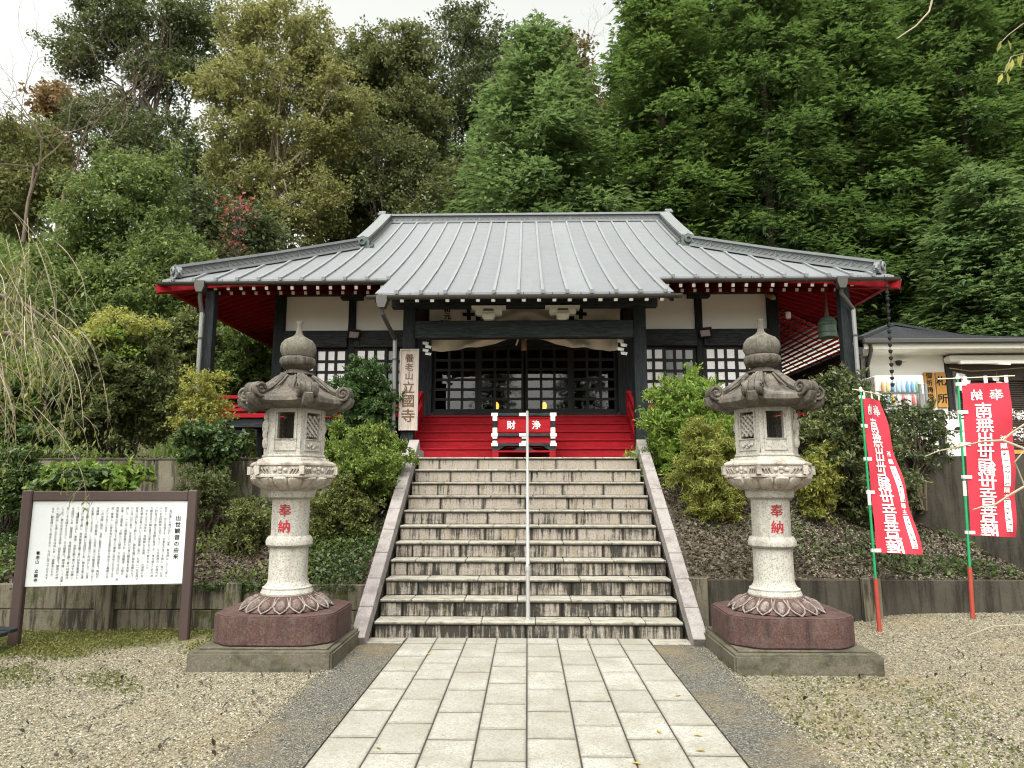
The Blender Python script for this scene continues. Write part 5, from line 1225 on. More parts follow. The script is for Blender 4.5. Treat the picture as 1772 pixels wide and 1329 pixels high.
o = thing('straw_rope', 'thin straw rope strung across the brown shutter', 'rope', (10, OY-.12, 4.0))
MB().tube([(9.06, OY-.12, 4.10), (9.5, OY-.12, 4.03), (10, OY-.12, 4.05), (10.6, OY-.12, 4.10), (11.6, OY-.12, 4.03), (12.6, OY-.12, 4.1)], .012, 6).build('cord', M['twig'], o, smooth=.8)
# open corridor roof with red purlins between hall and office
CR = thing('corridor_roof', 'sloping corridor roof of red purlins and pale sheets between hall and office', 'roof', (6.3, 16, GZ))
def cr(u, v, d=0.0): return Vector((5.25+1.62*u, 14.35+4.4*v, 5.28-.80*u+d))
for i in range(16):
    b = MB(); b.bar(cr(i/15.4, -.02, .0), cr(i/15.4, 1, .0), .066, .03); b.build('purlin', M['redlac'], CR)
for j in range(9):
    b = MB(); b.bar(cr(-.02, j/8, -.05), cr(1.02, j/8, -.05), .013, .015); b.build('rafter', M['black_h'], CR)
for j in range(8):
    b = MB(); b.add([cr(0, j/8, .03), cr(1, j/8, .03), cr(1, (j+1)/8-.004, .03), cr(0, (j+1)/8-.004, .03), cr(0, j/8, .04), cr(1, j/8, .04), cr(1, (j+1)/8-.004, .04), cr(0, (j+1)/8-.004, .04)], [(0, 3, 2, 1), (4, 5, 6, 7), (0, 1, 5, 4), (2, 3, 7, 6), (1, 2, 6, 5), (3, 0, 4, 7)]); b.build('roof_sheet', M['roofsheet'], CR)
b = MB(); b.bar(cr(1.0, -.03, -.13), cr(1.0, 1, -.13), .12, .16); b.build('eave_beam', M['black_h'], CR)
for v in (.02, .5, .98): p = cr(1.0, v, -.2); piece('post', (p.x, p.y, (p.z+GZ)/2), (.12, .12, p.z-GZ), M['black_v'], CR)
b = MB(); b.add([(6.8, 14.6, GZ), (6.8, 18.8, GZ), (6.8, 18.8, 4.3), (6.8, 14.6, 4.3), (6.86, 14.6, GZ), (6.86, 18.8, GZ), (6.86, 18.8, 4.3), (6.86, 14.6, 4.3)], [(0, 3, 2, 1), (4, 5, 6, 7), (0, 1, 5, 4), (2, 3, 7, 6), (1, 2, 6, 5), (3, 0, 4, 7)]); b.build('corridor_wall', M['shutter'], CR)
# bench end and ground details
o = thing('wooden_bench', 'dark weathered wooden bench end at the left edge by the notice board', 'bench', (-5.25, 6.75, 0))
for k in range(3): piece('seat_plank', (-5.42, 6.62+.13*k, .20+.012*k), (.9, .11, .035), M['black_h'], o, (0, R(4), 0))
for x in (-5.2, -5.7): piece('leg', (x, 6.75, .085), (.07, .34, .18), M['black_v'], o)
o = thing('fallen_stick', 'long pale dry stick lying on the gravel at the lower right', 'stick', (4.6, 6.9, 0))
MB().tube([(4.25, 7.1, .14), (4.6, 7.25, .20), (5.0, 7.28, .22), (5.5, 7.2, .2)], [.005, .007, .007, .005], 6).build('dry_branch', M['twig'], o, smooth=.8)
# ---------------------------------------------------------------- vegetation
def unit(v): return v/np.maximum(1e-9, np.linalg.norm(v, axis=-1, keepdims=True))
def rdir(n, g): return unit(g.normal(0, 1, (n, 3)))
def leaf_geo(P, A, N, Ls, Ws, fold=.18):
    """folded diamond leaves: centre P, axis A, normal N"""
    A = unit(A); B = unit(np.cross(N, A)); N = np.cross(A, B); Ls = np.reshape(Ls, (-1, 1)); Ws = np.reshape(Ws, (-1, 1))
    V = np.stack([P-A*Ls*.5, P+B*Ws*.5+N*Ws*fold-A*Ls*.05, P+A*Ls*.5-N*Ls*.06, P-B*Ws*.5+N*Ws*fold-A*Ls*.05], 1).reshape(-1, 3)
    k = np.arange(len(P))[:, None]*4; F = np.concatenate([k+np.array([[0, 2, 1]]), k+np.array([[0, 3, 2]])], 1).reshape(-1, 3)
    return V, F
def clumps(cen, rad, n, g, flat=.75, shell=.55):
    """leaf points gathered in clumps, most of them near each clump's upper skin"""
    i = g.integers(0, len(cen), n); d = rdir(n, g); d[:, 2] = np.where(d[:, 2] < -.25, -d[:, 2]*.8, d[:, 2]); d = unit(d)
    u = shell+(1-shell)*g.random(n)**.7; u = np.where(g.random(n) < .22, g.random(n), u)
    u = u*(1+.18*g.normal(0, 1, n))
    r = rad[i][:, None]*u[:, None]*d*np.array([1, 1, flat])
    return cen[i]+r, d, i
def twig_leaves(cen, rad, n, g, flat=.85, k=9, jit=.13, up=.25):
    """leaves strung along short twigs that radiate from each clump centre"""
    T_ = rdir(len(cen)*k, g).reshape(len(cen), k, 3)+np.array([0, 0, up]); T_ = unit(T_)*g.uniform(.6, 1.35, (len(cen), k, 1))
    w_ = rad**2/np.sum(rad**2); i = g.choice(len(cen), n, p=w_); j = g.integers(0, k, n); s = g.random(n)**.6
    d = T_[i, j]; P = cen[i]+(d*s[:, None]*np.array([1, 1, flat])+g.normal(0, jit, (n, 3)))*rad[i][:, None]; P[:, 2] -= .10*rad[i]*s*s
    return P, unit(d), i
def crown_clumps(c, r, n, g, low=-.5, inner=.25):
    c = np.array(c, float); r = np.array(r, float); out = []; dmin = 1.55*(np.prod(r)**(1/3))/math.sqrt(n)
    tries = 0
    while len(out) < n and tries < n*60:
        tries += 1; d = rdir(1, g)[0]
        if d[2] < low: continue
        k = (.55+.42*g.random()) if g.random() > inner else .2+.4*g.random()
        p = c+d*r*k
        if all(np.linalg.norm(p-q) > dmin for q in out): out.append(p)
    return np.array(out)
def limb(b, p, q, r0, r1, g, sag=.12, n=5, sides=5):
    p = np.array(p, float); q = np.array(q, float); L = np.linalg.norm(q-p); o = g.normal(0, .06*L, (n+1, 3)); o[0] = 0; o[-1] = 0
    P = [p+(q-p)*t+np.array([0, 0, math.sin(math.pi*t)*sag*L])+o[i]*.6 for i, t in enumerate(np.linspace(0, 1, n+1))]
    b.tube(P, list(np.linspace(r0, r1, n+1)), sides); return P
Q = 1.0
def finish(t, V, F, mat, name='crown'):
    o = link(name, fastmesh(name, V-np.tile(np.array(wl(t)), (1, 1)), F, mat), t); return o
def broadleaf(name, label, cat, base, parts, mat, seed, leaf=(.16, .09), nleaf=30000, cl=.9, nc=40, th=.5, tr=.3, bark='bark', group=None, limbs=26, low=-.95, flat=.88, shell=.35, extra=None, inner=.25, droop=0.0, limb_r=.09):
    """a tree: tapered trunk, limbs that run to the leaf clumps, leaves clumped over several lobes"""
    g = np.random.default_rng(seed); t = thing(name, label, cat, tuple(base), group=group)
    C = []; RD = []
    tot = sum(np.prod(r)**(2/3) for c, r in parts)
    for c, r in parts:
        k = max(3, int(1.7*nc*np.prod(r)**(2/3)/tot)); q = crown_clumps(c, r, k, g, low, inner); C.append(q); RD.append(np.full(len(q), cl*.80)*g.uniform(.55, 1.35, len(q)))
    C = np.concatenate(C); RD = np.concatenate(RD)
    n = int(nleaf*Q); P, d, idx = twig_leaves(C, RD*1.12, n, g, flat)
    m = int(n*.16); pick = g.integers(0, len(parts), m); pc = np.array([c for c, r in parts])[pick]; pr_ = np.array([r for c, r in parts])[pick]
    d[:m] = rdir(m, g); P[:m] = pc+pr_*d[:m]*(.25+.8*g.random((m, 1))**.6)
    A = rdir(n, g)*.8+d*.6+np.array([0, 0, -.15-droop]); N = rdir(n, g)*.8+np.array([0, -.15, .45])+d*.35
    s = g.uniform(.65, 1.3, n); V, F = leaf_geo(P, A, N, leaf[0]*s, leaf[1]*s)
    finish(t, V, F, mat, 'crown' if cat == 'tree' else 'foliage')
    # trunk with limbs
    b = MB(); top = np.array(parts[0][0], float); base = np.array(base, float)
    H = top-base; tp = base+H*th
    P0 = limb(b, base-np.array([0, 0, .3]), tp, tr, tr*.7, g, 0, 5, 9)
    limb(b, tp, top+np.array([0, 0, parts[0][1][2]*.4]), tr*.7, tr*.15, g, 0, 5, 7)
    b.build('trunk', M[bark], t, smooth=1.2)
    lb = MB(); order = g.permutation(len(C))[:limbs]
    for i in order:
        f = g.uniform(.0, .95); s0 = tp+(top-tp)*f if g.random() < .7 else base+(tp-base)*g.uniform(.55, 1); limb(lb, s0, C[i], tr*(.20-.12*f), tr*.04, g, .12, 6, 4)
        for k in range(2):
            e = C[i]+rdir(1, g)[0]*RD[i]*.9; limb(lb, C[i]*.7+s0*.3, e, tr*.08, tr*.02, g, .05, 3, 3)
    if limbs: lb.build('limbs', M[bark], t, smooth=1.2)
    return t
# ---- cypress: billowing clumps of drooping flat sprays on a cone
def cypress_mesh(seed, H, Rm, cb, nb, mat):
    g = np.random.default_rng(seed); tb = MB(); C = []; O = []; RD = []
    tb.tube([(0, 0, -.4), (.05, .02, H*.35), (-.03, .05, H*.7), (0, 0, H*.97)], [.30, .22, .13, .02], 7)
    for k in range(nb):
        t = ((k+g.random())/nb)**.92; h = cb+(H-cb)*t; L = Rm*((1-t)**.62*.94+.06)*g.uniform(.70, 1.22)
        if t < .08: L *= .6+5*t
        a = k*2.39996+g.normal(0, .4); o = np.array([math.cos(a), math.sin(a), 0]); rise, dr = g.uniform(.0, .28), g.uniform(.2, .55)
        for s in ((1.0, .64, .34) if L > 1.2 else (1.0, .5)):
            s2 = s*g.uniform(.88, 1.05); C.append(o*L*s2+np.array([0, 0, h+L*(rise*s2-dr*s2*s2)])+g.normal(0, .12, 3)); O.append(o); RD.append((.30+.13*L)*g.uniform(.7, 1.3)*(.85 if s < 1 else 1))
        if k % 3 == 0: tb.tube([(0, 0, h), tuple(o*L*.5+np.array([0, 0, h+L*(rise*.5-dr*.25)])), tuple(o*L*.9+np.array([0, 0, h+L*(rise*.9-dr*.81)]))], [.05, .03, .008], 3)
    C, O, RD = np.array(C), np.array(O), np.array(RD); w_ = RD**2/np.sum(RD**2); n = int(nb*CYQ); i = g.choice(len(C), n, p=w_)
    d = rdir(n, g)+O[i]*.35; d[:, 2] = np.where(d[:, 2] < -.3, -d[:, 2]*.6, d[:, 2]); d = unit(d)
    u = .35+.65*g.random(n)**.6*(1+.15*g.normal(0, 1, n)); m_ = g.random(n) < .14; u[m_] *= 1.7
    P = C[i]+d*(RD[i]*u)[:, None]*np.array([1.0, 1.0, .98])
    # a spray is three flat leaflets spread in a fan that droops at its tip
    D = unit(d*.75+O[i]*.7+rdir(n, g)*.5+np.array([0, 0, -.52])); sd = unit(np.cross(D, np.array([0, 0, 1.]))+1e-3); nr = np.cross(sd, D)+.45*rdir(n, g)
    pp, aa, nn, ll, ww = [], [], [], [], []
    for an, l in ((-.62, .23), (0, .32), (.62, .23)):
        a2 = an+g.normal(0, .14, n); ax = unit(D*np.cos(a2)[:, None]+sd*np.sin(a2)[:, None]); L = l*g.uniform(.65, 1.25, n)*LSC; pp.append(P+ax*(L*.5)[:, None]); aa.append(ax); nn.append(nr); ll.append(L); ww.append(L*.30)
    V, F = leaf_geo(np.concatenate(pp), np.concatenate(aa), np.concatenate(nn), np.concatenate(ll), np.concatenate(ww), .1)
    return fastmesh('crown', V, F, mat), tb.mesh('trunk', M['bark'], smooth=1)
CYQ, LSC = 108, .92
CYP = [cypress_mesh(11, 25, 3.5, 1.5, 330, M['lf_hinoki']), cypress_mesh(12, 27, 3.8, 1.8, 350, M['lf_hinoki']), cypress_mesh(13, 23, 3.5, 1.2, 310, M['lf_hinoki'])]
def cypress(label, x, y, v, s, rz, group='cypress trees on the slope behind the hall', z=None):
    z = float(hill_z(np.array(x), np.array(y))) if z is None else z
    o = thing('cypress_tree', label, 'tree', (x, y, z), rz, group); o.scale = (s, s, s)
    link('crown', CYP[v][0], o); link('trunk', CYP[v][1], o); return o
rows = [(5.6, 27.0, 0, .98, 'tall green cypress rising just right of the ridge end of the hall roof'),
        (9.4, 25.6, 1, .88, 'tall green cypress behind the right half of the hall roof'),
        (13.2, 26.2, 2, .98, 'tall green cypress behind the gap between the hall and the office roof'),
        (16.9, 25.4, 0, .9, 'tall green cypress behind the slate office roof'),
        (20.6, 26.5, 1, .9, 'tall green cypress at the right edge behind the office'),
        (7.2, 31.5, 1, 1.02, 'cypress of the second row showing above the right ridge end'),
        (11.2, 31.0, 0, 1.08, 'cypress of the second row above the right roof slope'),
        (15.2, 31.8, 1, 1.05, 'cypress of the second row above the right eave corner'),
        (19.2, 31.0, 2, 1.12, 'cypress of the second row above the slate roof'),
        (23.4, 32.0, 0, 1.05, 'cypress of the second row at the right edge'),
        (9.0, 37.5, 0, 1.08, 'tall cypress of the back row whose top makes the left shoulder of the grove'),
        (13.6, 38.0, 1, 1.10, 'tall cypress of the back row in the middle of the grove'),
        (18.6, 38.0, 0, 1.12, 'tall cypress of the back row toward the right of the grove'),
        (11.3, 28.3, 2, 1.0, 'slimmer cypress wedged between the two front cypresses over the right roof slope'),
        (16.2, 37.0, 2, 1.22, 'cypress filling the dark gap above the office roof'),
        (7.0, 35.0, 2, 1.05, 'cypress standing back on the left flank of the grove'),
        (24.5, 38.5, 1, 1.05, 'tall cypress of the back row at the far right of the grove')]
for i, (x, y, v, s, lab) in enumerate(rows): cypress(lab, x, y, v, s, i*1.7)
def own_cypress(label, x, y, z, seed, H, Rm, cb, nb, mat):
    m = cypress_mesh(seed, H, Rm, cb, nb, M[mat]); o = thing('cypress_tree', label, 'tree', (x, y, z)); link('crown', m[0], o); link('trunk', m[1], o); return o
own_cypress('broad pale green conifer with drooping branches standing behind the middle of the hall roof', .55, 27.2, 5.5, 21, 15.6, 4.6, .2, 380, 'lf_hinoki_l')
own_cypress('drooping conifer beyond the office roof at the right edge', 14.6, 21.5, 3.0, 22, 8.6, 2.6, .6, 190, 'lf_hinoki_l')
def B3(px, py, Y): return tuple(at(px, py, Y))
def hz(x, y): return float(hill_z(np.array(float(x)), np.array(float(y))))
def lobe(px, py, Y, wpx, hpx, d=.8):
    """crown lobe centred on the sight line of a photograph pixel, sized in pixels at that depth"""
    s = Y/FPX*1.04; c = at(px, py, Y); return ((c.x, c.y, c.z), (wpx*s, max(wpx, hpx)*s*d, hpx*s))
def T(name, label, px, Y, lobes, mat, seed, **k):
    x = at(px, 500, Y).x; return broadleaf(name, label, 'tree', (x, Y, hz(x, Y)), [lobe(*l) for l in lobes], M[mat], seed, **k)
T('evergreen_tree', 'very tall dark evergreen at the left whose broad top shows sky between its limbs', 262, 31,
  [(255, 50, 31, 120, 70), (145, 75, 31, 55, 62), (200, 20, 31, 70, 50), (350, 50, 32, 70, 80), (130, 115, 31, 38, 28), (290, 130, 31, 90, 40), (230, 230, 30, 120, 50), (300, 290, 30, 110, 60), (200, 290, 30, 70, 50), (330, 360, 30, 90, 60), (190, 180, 31, 60, 26)], 'lf_ever', 31, leaf=(.17, .085), nleaf=74000, cl=1.0, nc=110, tr=.42, limbs=44, th=.45)
T('oak_tree', 'tall olive and yellow oak with pale limbs rising left of the hall roof', 465, 27,
  [(470, 150, 27, 110, 70), (505, 45, 27, 75, 70), (430, 55, 28, 55, 70), (585, 175, 27, 75, 45), (385, 150, 27, 55, 50), (440, 235, 27, 95, 45), (560, 245, 27, 60, 45), (400, 305, 27, 55, 55), (480, 320, 27, 95, 50), (560, 345, 26.5, 50, 60), (470, 400, 26.5, 90, 50), (540, 110, 27, 50, 40)], 'lf_olive', 32, leaf=(.14, .08), nleaf=82000, cl=.80, nc=150, tr=.40, bark='bark_pale', limbs=60, th=.4)
T('camphor_tree', 'rounded bushy green camphor tree at the left below the tall evergreen', 205, 18.5,
  [(205, 390, 18.5, 118, 112), (235, 310, 18.5, 75, 52), (120, 470, 18, 70, 75), (290, 460, 18, 70, 75), (200, 520, 17.5, 110, 70)], 'lf_camphor', 33, leaf=(.115, .055), nleaf=66000, cl=.55, nc=125, tr=.2, limbs=30, th=.35)
T('broadleaf_tree', 'olive green tree with an open crown behind the left end of the ridge', 690, 38,
  [(680, 110, 38, 85, 70), (620, 120, 38, 60, 45), (700, 200, 38, 75, 60), (640, 210, 37, 60, 60)], 'lf_olived', 34, leaf=(.21, .11), nleaf=44000, cl=1.0, nc=80, tr=.38, limbs=40, th=.55)
T('evergreen_tree', 'tall dense dark evergreen at the top centre above the hall roof', 812, 42,
  [(812, 80, 42, 88, 82), (770, 190, 41, 90, 80), (850, 170, 41, 70, 70), (720, 260, 40, 80, 70), (800, 300, 40, 90, 70)], 'lf_ever', 35, leaf=(.23, .12), nleaf=42000, cl=1.15, nc=90, tr=.45, limbs=35, th=.5)
T('round_evergreen', 'low rounded dark evergreen mass directly behind the left half of the ridge', 680, 29,
  [(680, 290, 29, 85, 78), (650, 350, 29, 90, 60), (740, 370, 28, 70, 55), (600, 340, 30, 50, 70), (790, 330, 30, 50, 60)], 'lf_olived', 36, leaf=(.17, .085), nleaf=42000, cl=.75, nc=90, tr=.3, limbs=20, th=.3, low=-.7)
T('autumn_tree', 'thin brownish tree peeping between the conifer and the cypress grove', 985, 46, [(985, 110, 46, 50, 65), (1010, 200, 46, 50, 70)], 'lf_brown', 37, leaf=(.30, .16), nleaf=9000, cl=1.1, nc=34, tr=.25, limbs=40, bark='bark_pale', th=.5)
T('autumn_tree', 'small tree with rusty orange leaves at the far left below the evergreen', 95, 37, [(98, 180, 37, 40, 42), (60, 260, 37, 60, 50)], 'lf_orange', 38, leaf=(.26, .14), nleaf=9000, cl=.9, nc=32, tr=.25, limbs=24, th=.5)
T('brown_tree', 'dull brown leafy tree at the left edge behind the bare branches', 35, 30, [(35, 260, 30, 90, 65), (10, 340, 29, 80, 70), (90, 330, 30, 60, 60)], 'lf_olived', 39, leaf=(.18, .08), nleaf=26000, cl=.9, nc=50, tr=.3, limbs=30, th=.4)
T('maple_tree', 'small maple with scattered red leaves left of the hall roof', 415, 21, [(412, 360, 21, 26, 30), (400, 420, 21, 25, 30)], 'lf_red', 40, leaf=(.13, .10), nleaf=200, cl=.6, nc=22, tr=.05, limbs=14, th=.5)
T('laurel_tree', 'dark leafy laurel under the oak by the left end of the roof', 400, 23, [(350, 400, 23, 70, 80), (430, 410, 23, 75, 60), (380, 480, 22, 90, 60)], 'lf_ever', 41, leaf=(.17, .09), nleaf=22000, cl=.7, nc=60, tr=.22, limbs=14, th=.4)
T('laurel_tree', 'dark leafy laurel in the hollow behind the left end of the ridge', 590, 33, [(590, 380, 33, 70, 70), (560, 280, 34, 60, 70)], 'lf_ever', 42, leaf=(.24, .12), nleaf=22000, cl=1.0, nc=44, tr=.25, limbs=14, th=.4)
T('shade_tree', 'dark tree in the shadows behind the centre conifer, above the ridge', 905, 36, [(905, 260, 36, 90, 130), (1010, 300, 37, 60, 120)], 'lf_ever', 43, leaf=(.28, .15), nleaf=16000, cl=1.2, nc=50, tr=.3, limbs=16, th=.4)
for i, (x, y, s, lab) in enumerate(((-7, -17, .55, 'left cypress across the court, mirrored in the door glass'), (-2.2, -19, .5, 'middle cypress across the court, mirrored in the door glass'), (3.4, -18, .6, 'right cypress across the court, mirrored in the door glass'), (8.5, -17, .5, 'far right cypress across the court, mirrored in the door glass'))): cypress(lab, x, y, i % 3, s, i, 'cypress trees across the court', -.05)
# far wood that reads as one mass behind the trees
g = np.random.default_rng(5); n = 80; fx = g.uniform(-48, 46, n); fy = g.uniform(47, 62, n); cen = np.stack([fx, fy, hill_z(fx, fy)+g.uniform(0, 9, n)*np.where(fx > 8, 1.3, .8)], -1); rad = g.uniform(3.0, 4.6, n)
cen = cen[cen[:, 0] > -70]
m_ = ((cen[:, 0] < -24) & (cen[:, 2] > 17)); cen[m_, 2] -= 4
P, d, i_ = clumps(cen, rad[:len(cen)], 30000, g, .9, .6); V, F = leaf_geo(P, rdir(len(P), g)+d*.5, rdir(len(P), g)*.5+np.array([0, 0, .8])+d*.3, g.uniform(.5, .9, len(P)), g.uniform(.28, .48, len(P)))
tag(link('far_woods', fastmesh('far_woods', V, F, M['lf_ever'])), kind='stuff')
# ---- bare winter branches of a tree at the far left
def bare_tree(name, label, base, H, seed, mat, r=.16, spread=.55, depth=5, group=None, sides=4, first=None):
    g = np.random.default_rng(seed); t = thing(name, label, 'tree', tuple(base), group=group); b = MB(); tb = MB()
    def grow(p, d, L, r, k):
        n = 4; P = [p]
        for i in range(n): d = unit(d+g.normal(0, .10, 3)+np.array([0, 0, .03])); P.append(P[-1]+d*L/n)
        (tb if k == 0 else b).tube(P, list(np.linspace(r, r*.62, n+1)), 7 if k == 0 else sides if k < 3 else 3)
        if k >= depth: return
        for j in range(3 if k < 2 else 2+(g.random() < .4)):
            q = P[-1] if j < 2 else P[2]; dd = unit(d+g.normal(0, spread, 3)*np.array([1, 1, .7])); grow(q, dd, L*g.uniform(.62, .86), r*.58, k+1)
    grow(np.array(base, float), np.array(first if first else (0, 0, 1.)), H*.34, r, 0)
    tb.build('trunk', M[mat], t, smooth=1.2); b.build('limbs', M[mat], t); return t
for i, (px, py, Y, H, lab) in enumerate(((40, 420, 25, 9.5, 'leafless tree with fine grey branches against the sky at the far left'), (100, 470, 22, 8, 'leafless tree with fine branches left of the camphor tree'), (1000, 200, 48, 9, 'bare pale branches above the centre conifer against the sky'))):
    c = at(px, py, Y); bare_tree('bare_tree', lab, (c.x, c.y, c.z if py < 300 else min(c.z, hz(c.x, c.y)+2)), H, 50+i, 'twig_dark' if i < 2 else 'bark_pale', r=.075, depth=7, spread=.5)
# ---------------------------------------------------------------- shrubs
def shrub(name, label, px0, px1, py0, py1, Y, mat, seed, leaf=(.05, .026), n=24000, cl=.2, nc=60, stems=9, group=None, flat=.8, shell=.5, z0=None, mats2=None, low=-.85, depth=.85, lobes=None, inner=.25, droop=0., stemmat='bark', upright=0.):
    c = at((px0+px1)/2, (py0+py1)/2, Y); s = Y/FPX*1.04; rx = (px1-px0)/2*s*.92; rzz = (py1-py0)/2*s*.92
    z0 = at((px0+px1)/2, py1, Y).z if z0 is None else z0
    g = np.random.default_rng(seed); t = thing(name, label, 'shrub', (c.x, Y, z0), group=group)
    C = crown_clumps((c.x, c.y, c.z), (rx, rx*depth, rzz), nc, g, low, inner); RD = np.full(len(C), cl)*g.uniform(.6, 1.3, len(C))
    n = int(n*Q); C = C+g.normal(0, 1, C.shape)*np.array([rx, rx*depth, rzz])*.09; P, d, idx = twig_leaves(C, RD*1.15, n, g, flat, 8, .12, .25+upright*.6)
    A = rdir(n, g)*.8+d*.6+np.array([0, 0, upright-droop]); N = rdir(n, g)*.8+np.array([0, -.15, .5])+d*.3; ss = g.uniform(.65, 1.35, n)
    V, F = leaf_geo(P, A, N, leaf[0]*ss, leaf[1]*ss); finish(t, V, F, M[mat], 'foliage')
    b = MB()
    for i in range(stems):
        q = C[g.integers(0, len(C))]; limb(b, (c.x+g.normal(0, rx*.10), Y+g.normal(0, rx*.1), z0-.15), q, .022, .006, g, .05, 5, 5)
        limb(b, ((c.x+q[0])/2, (Y+q[1])/2, (z0+q[2])/2), C[g.integers(0, len(C))], .012, .004, g, .05, 4, 4)
    b.build('stem', M[stemmat], t, smooth=1.2)
    if mats2:
        for (mm, cpx, cpy, w, h, cnt, lf, nm) in mats2:
            c2 = at(cpx, cpy, Y-rx*.35); cc = crown_clumps(tuple(c2), (w*s, w*s*.8, h*s), 14, g, -.9); P, d, _ = clumps(cc, np.full(len(cc), cl*.9), cnt, g); V, F = leaf_geo(P, rdir(cnt, g)+d*.4, rdir(cnt, g)*.5+np.array([0, -.3, .6]), lf[0]*g.uniform(.7, 1.3, cnt), lf[1]*g.uniform(.7, 1.3, cnt)); finish(t, V, F, M[mm], nm)
    return t
shrub('tall_shrub', 'large olive green shrub with many stems topped by a yellow climber, left of the hall', 112, 312, 560, 800, 10.9, 'lf_shrub', 61, (.060, .030), 46000, .26, 90, 22, z0=1.97, mats2=[('lf_yellow', 200, 575, 70, 30, 2600, (.058, .042), 'climber_leaves'), ('lf_bright', 195, 605, 75, 45, 2200, (.06, .042), 'climber_leaves')])
shrub('yellow_shrub', 'airy yellow-green shrub in front of the left eave post', 296, 398, 640, 790, 10.6, 'lf_yellow', 62, (.045, .024), 7500, .17, 46, 14, z0=1.9, stemmat='twig_dark')
shrub('ivy_bush', 'dark ivy bush on a stump beside the red railing', 322, 412, 728, 815, 9.5, 'lf_ivy', 63, (.062, .045), 15000, .15, 46, 8, z0=1.3)
shrub('wiry_shrub', 'thin brownish wiry shrub below the ivy bush on the left bank', 300, 400, 800, 930, 9.0, 'lf_shrub', 64, (.045, .022), 6500, .14, 40, 18, z0=.9, stemmat='twig_dark')
shrub('glossy_shrub', 'low glossy green leafy shrub just behind the notice board top', 72, 232, 803, 862, 8.5, 'lf_bright', 65, (.095, .05), 5200, .15, 34, 8, z0=.8, mats2=[('lf_ivy', 130, 840, 60, 22, 2500, (.09, .05), 'lower_leaves')])
shrub('feathery_cypress', 'dark green feathery dwarf cypress in front of the left windows', 588, 690, 612, 760, 11.3, 'lf_dark', 66, (.07, .022), 26000, .17, 80, 6, z0=2.0, droop=.2, flat=.6)
shrub('azalea', 'rounded clipped yellow-green azalea left of the stair top', 542, 712, 734, 895, 9.5, 'lf_azalea', 67, (.044, .021), 48000, .15, 120, 10, z0=1.3, upright=.5)
shrub('dark_azalea', 'darker lower azalea behind the left lantern shaft', 530, 645, 830, 955, 9.0, 'lf_shrub', 68, (.048, .022), 18000, .15, 70, 10, z0=.75, upright=.3)
shrub('small_shrub', 'small brownish green shrub on the bank left of the left lantern shaft', 388, 462, 868, 975, 8.7, 'lf_shrub', 69, (.042, .02), 7000, .12, 40, 10, z0=.75, stemmat='twig_dark')
shrub('pieris_shrub', 'large bright green shrub right of the stair top, behind the right lantern', 1105, 1300, 632, 925, 10.2, 'lf_bright', 70, (.064, .024), 50000, .22, 140, 14, z0=1.2, upright=.5)
shrub('olive_cypress', 'feathery olive and yellow dwarf cypress between the bright shrub and the right lantern', 1175, 1298, 722, 925, 9.2, 'lf_cyp_olive', 71, (.066, .014), 32000, .17, 100, 6, z0=.95, droop=.25, flat=.55)
shrub('nandina_bush', 'big dark nandina bush between the right lantern and the banners', 1375, 1570, 636, 960, 9.5, 'lf_nandina', 72, (.064, .027), 50000, .22, 160, 26, z0=.85, stemmat='twig_dark')
shrub('nandina_bush', 'spreading yellowish lower side of bushes right behind the right lantern', 1375, 1450, 770, 900, 9.0, 'lf_cyp_olive', 73, (.055, .02), 9000, .15, 50, 10, z0=.8)
shrub('cotoneaster', 'dark drooping shrub hanging over the wall beside the office counter', 1530, 1640, 690, 830, 9.9, 'lf_nandina', 74, (.055, .024), 6000, .14, 60, 14, z0=1.4, stemmat='twig_dark', droop=.3)
shrub('weedy_shrub', 'loose green weeds and shrubs at the left edge behind the bare twigs', -20, 110, 590, 800, 10.4, 'lf_fern', 75, (.075, .03), 17000, .24, 60, 12, z0=1.9, mats2=[('lf_ivy', 30, 730, 70, 60, 5000, (.07, .05), 'dark_leaves')])
shrub('weedy_shrub', 'dark tangle of weeds at the left edge below the upper wall', -30, 70, 780, 900, 9.0, 'lf_ivy', 76, (.06, .035), 8000, .2, 40, 10, z0=.8)
shrub('fern_clump', 'pale green ferny growth on the slope behind the left eave post', 350, 480, 600, 720, 15.5, 'lf_fern', 77, (.13, .045), 16000, .35, 60, 6, z0=2.8)
shrub('fern_clump', 'ferny growth under the left eave soffit', 370, 480, 540, 640, 19.0, 'lf_fern', 78, (.17, .06), 14000, .45, 50, 4, z0=4.5)
shrub('bushy_growth', 'mid green undergrowth between the camphor tree and the left eave post', 285, 375, 540, 680, 15.0, 'lf_shrub', 79, (.11, .05), 16000, .35, 60, 8, z0=2.8)
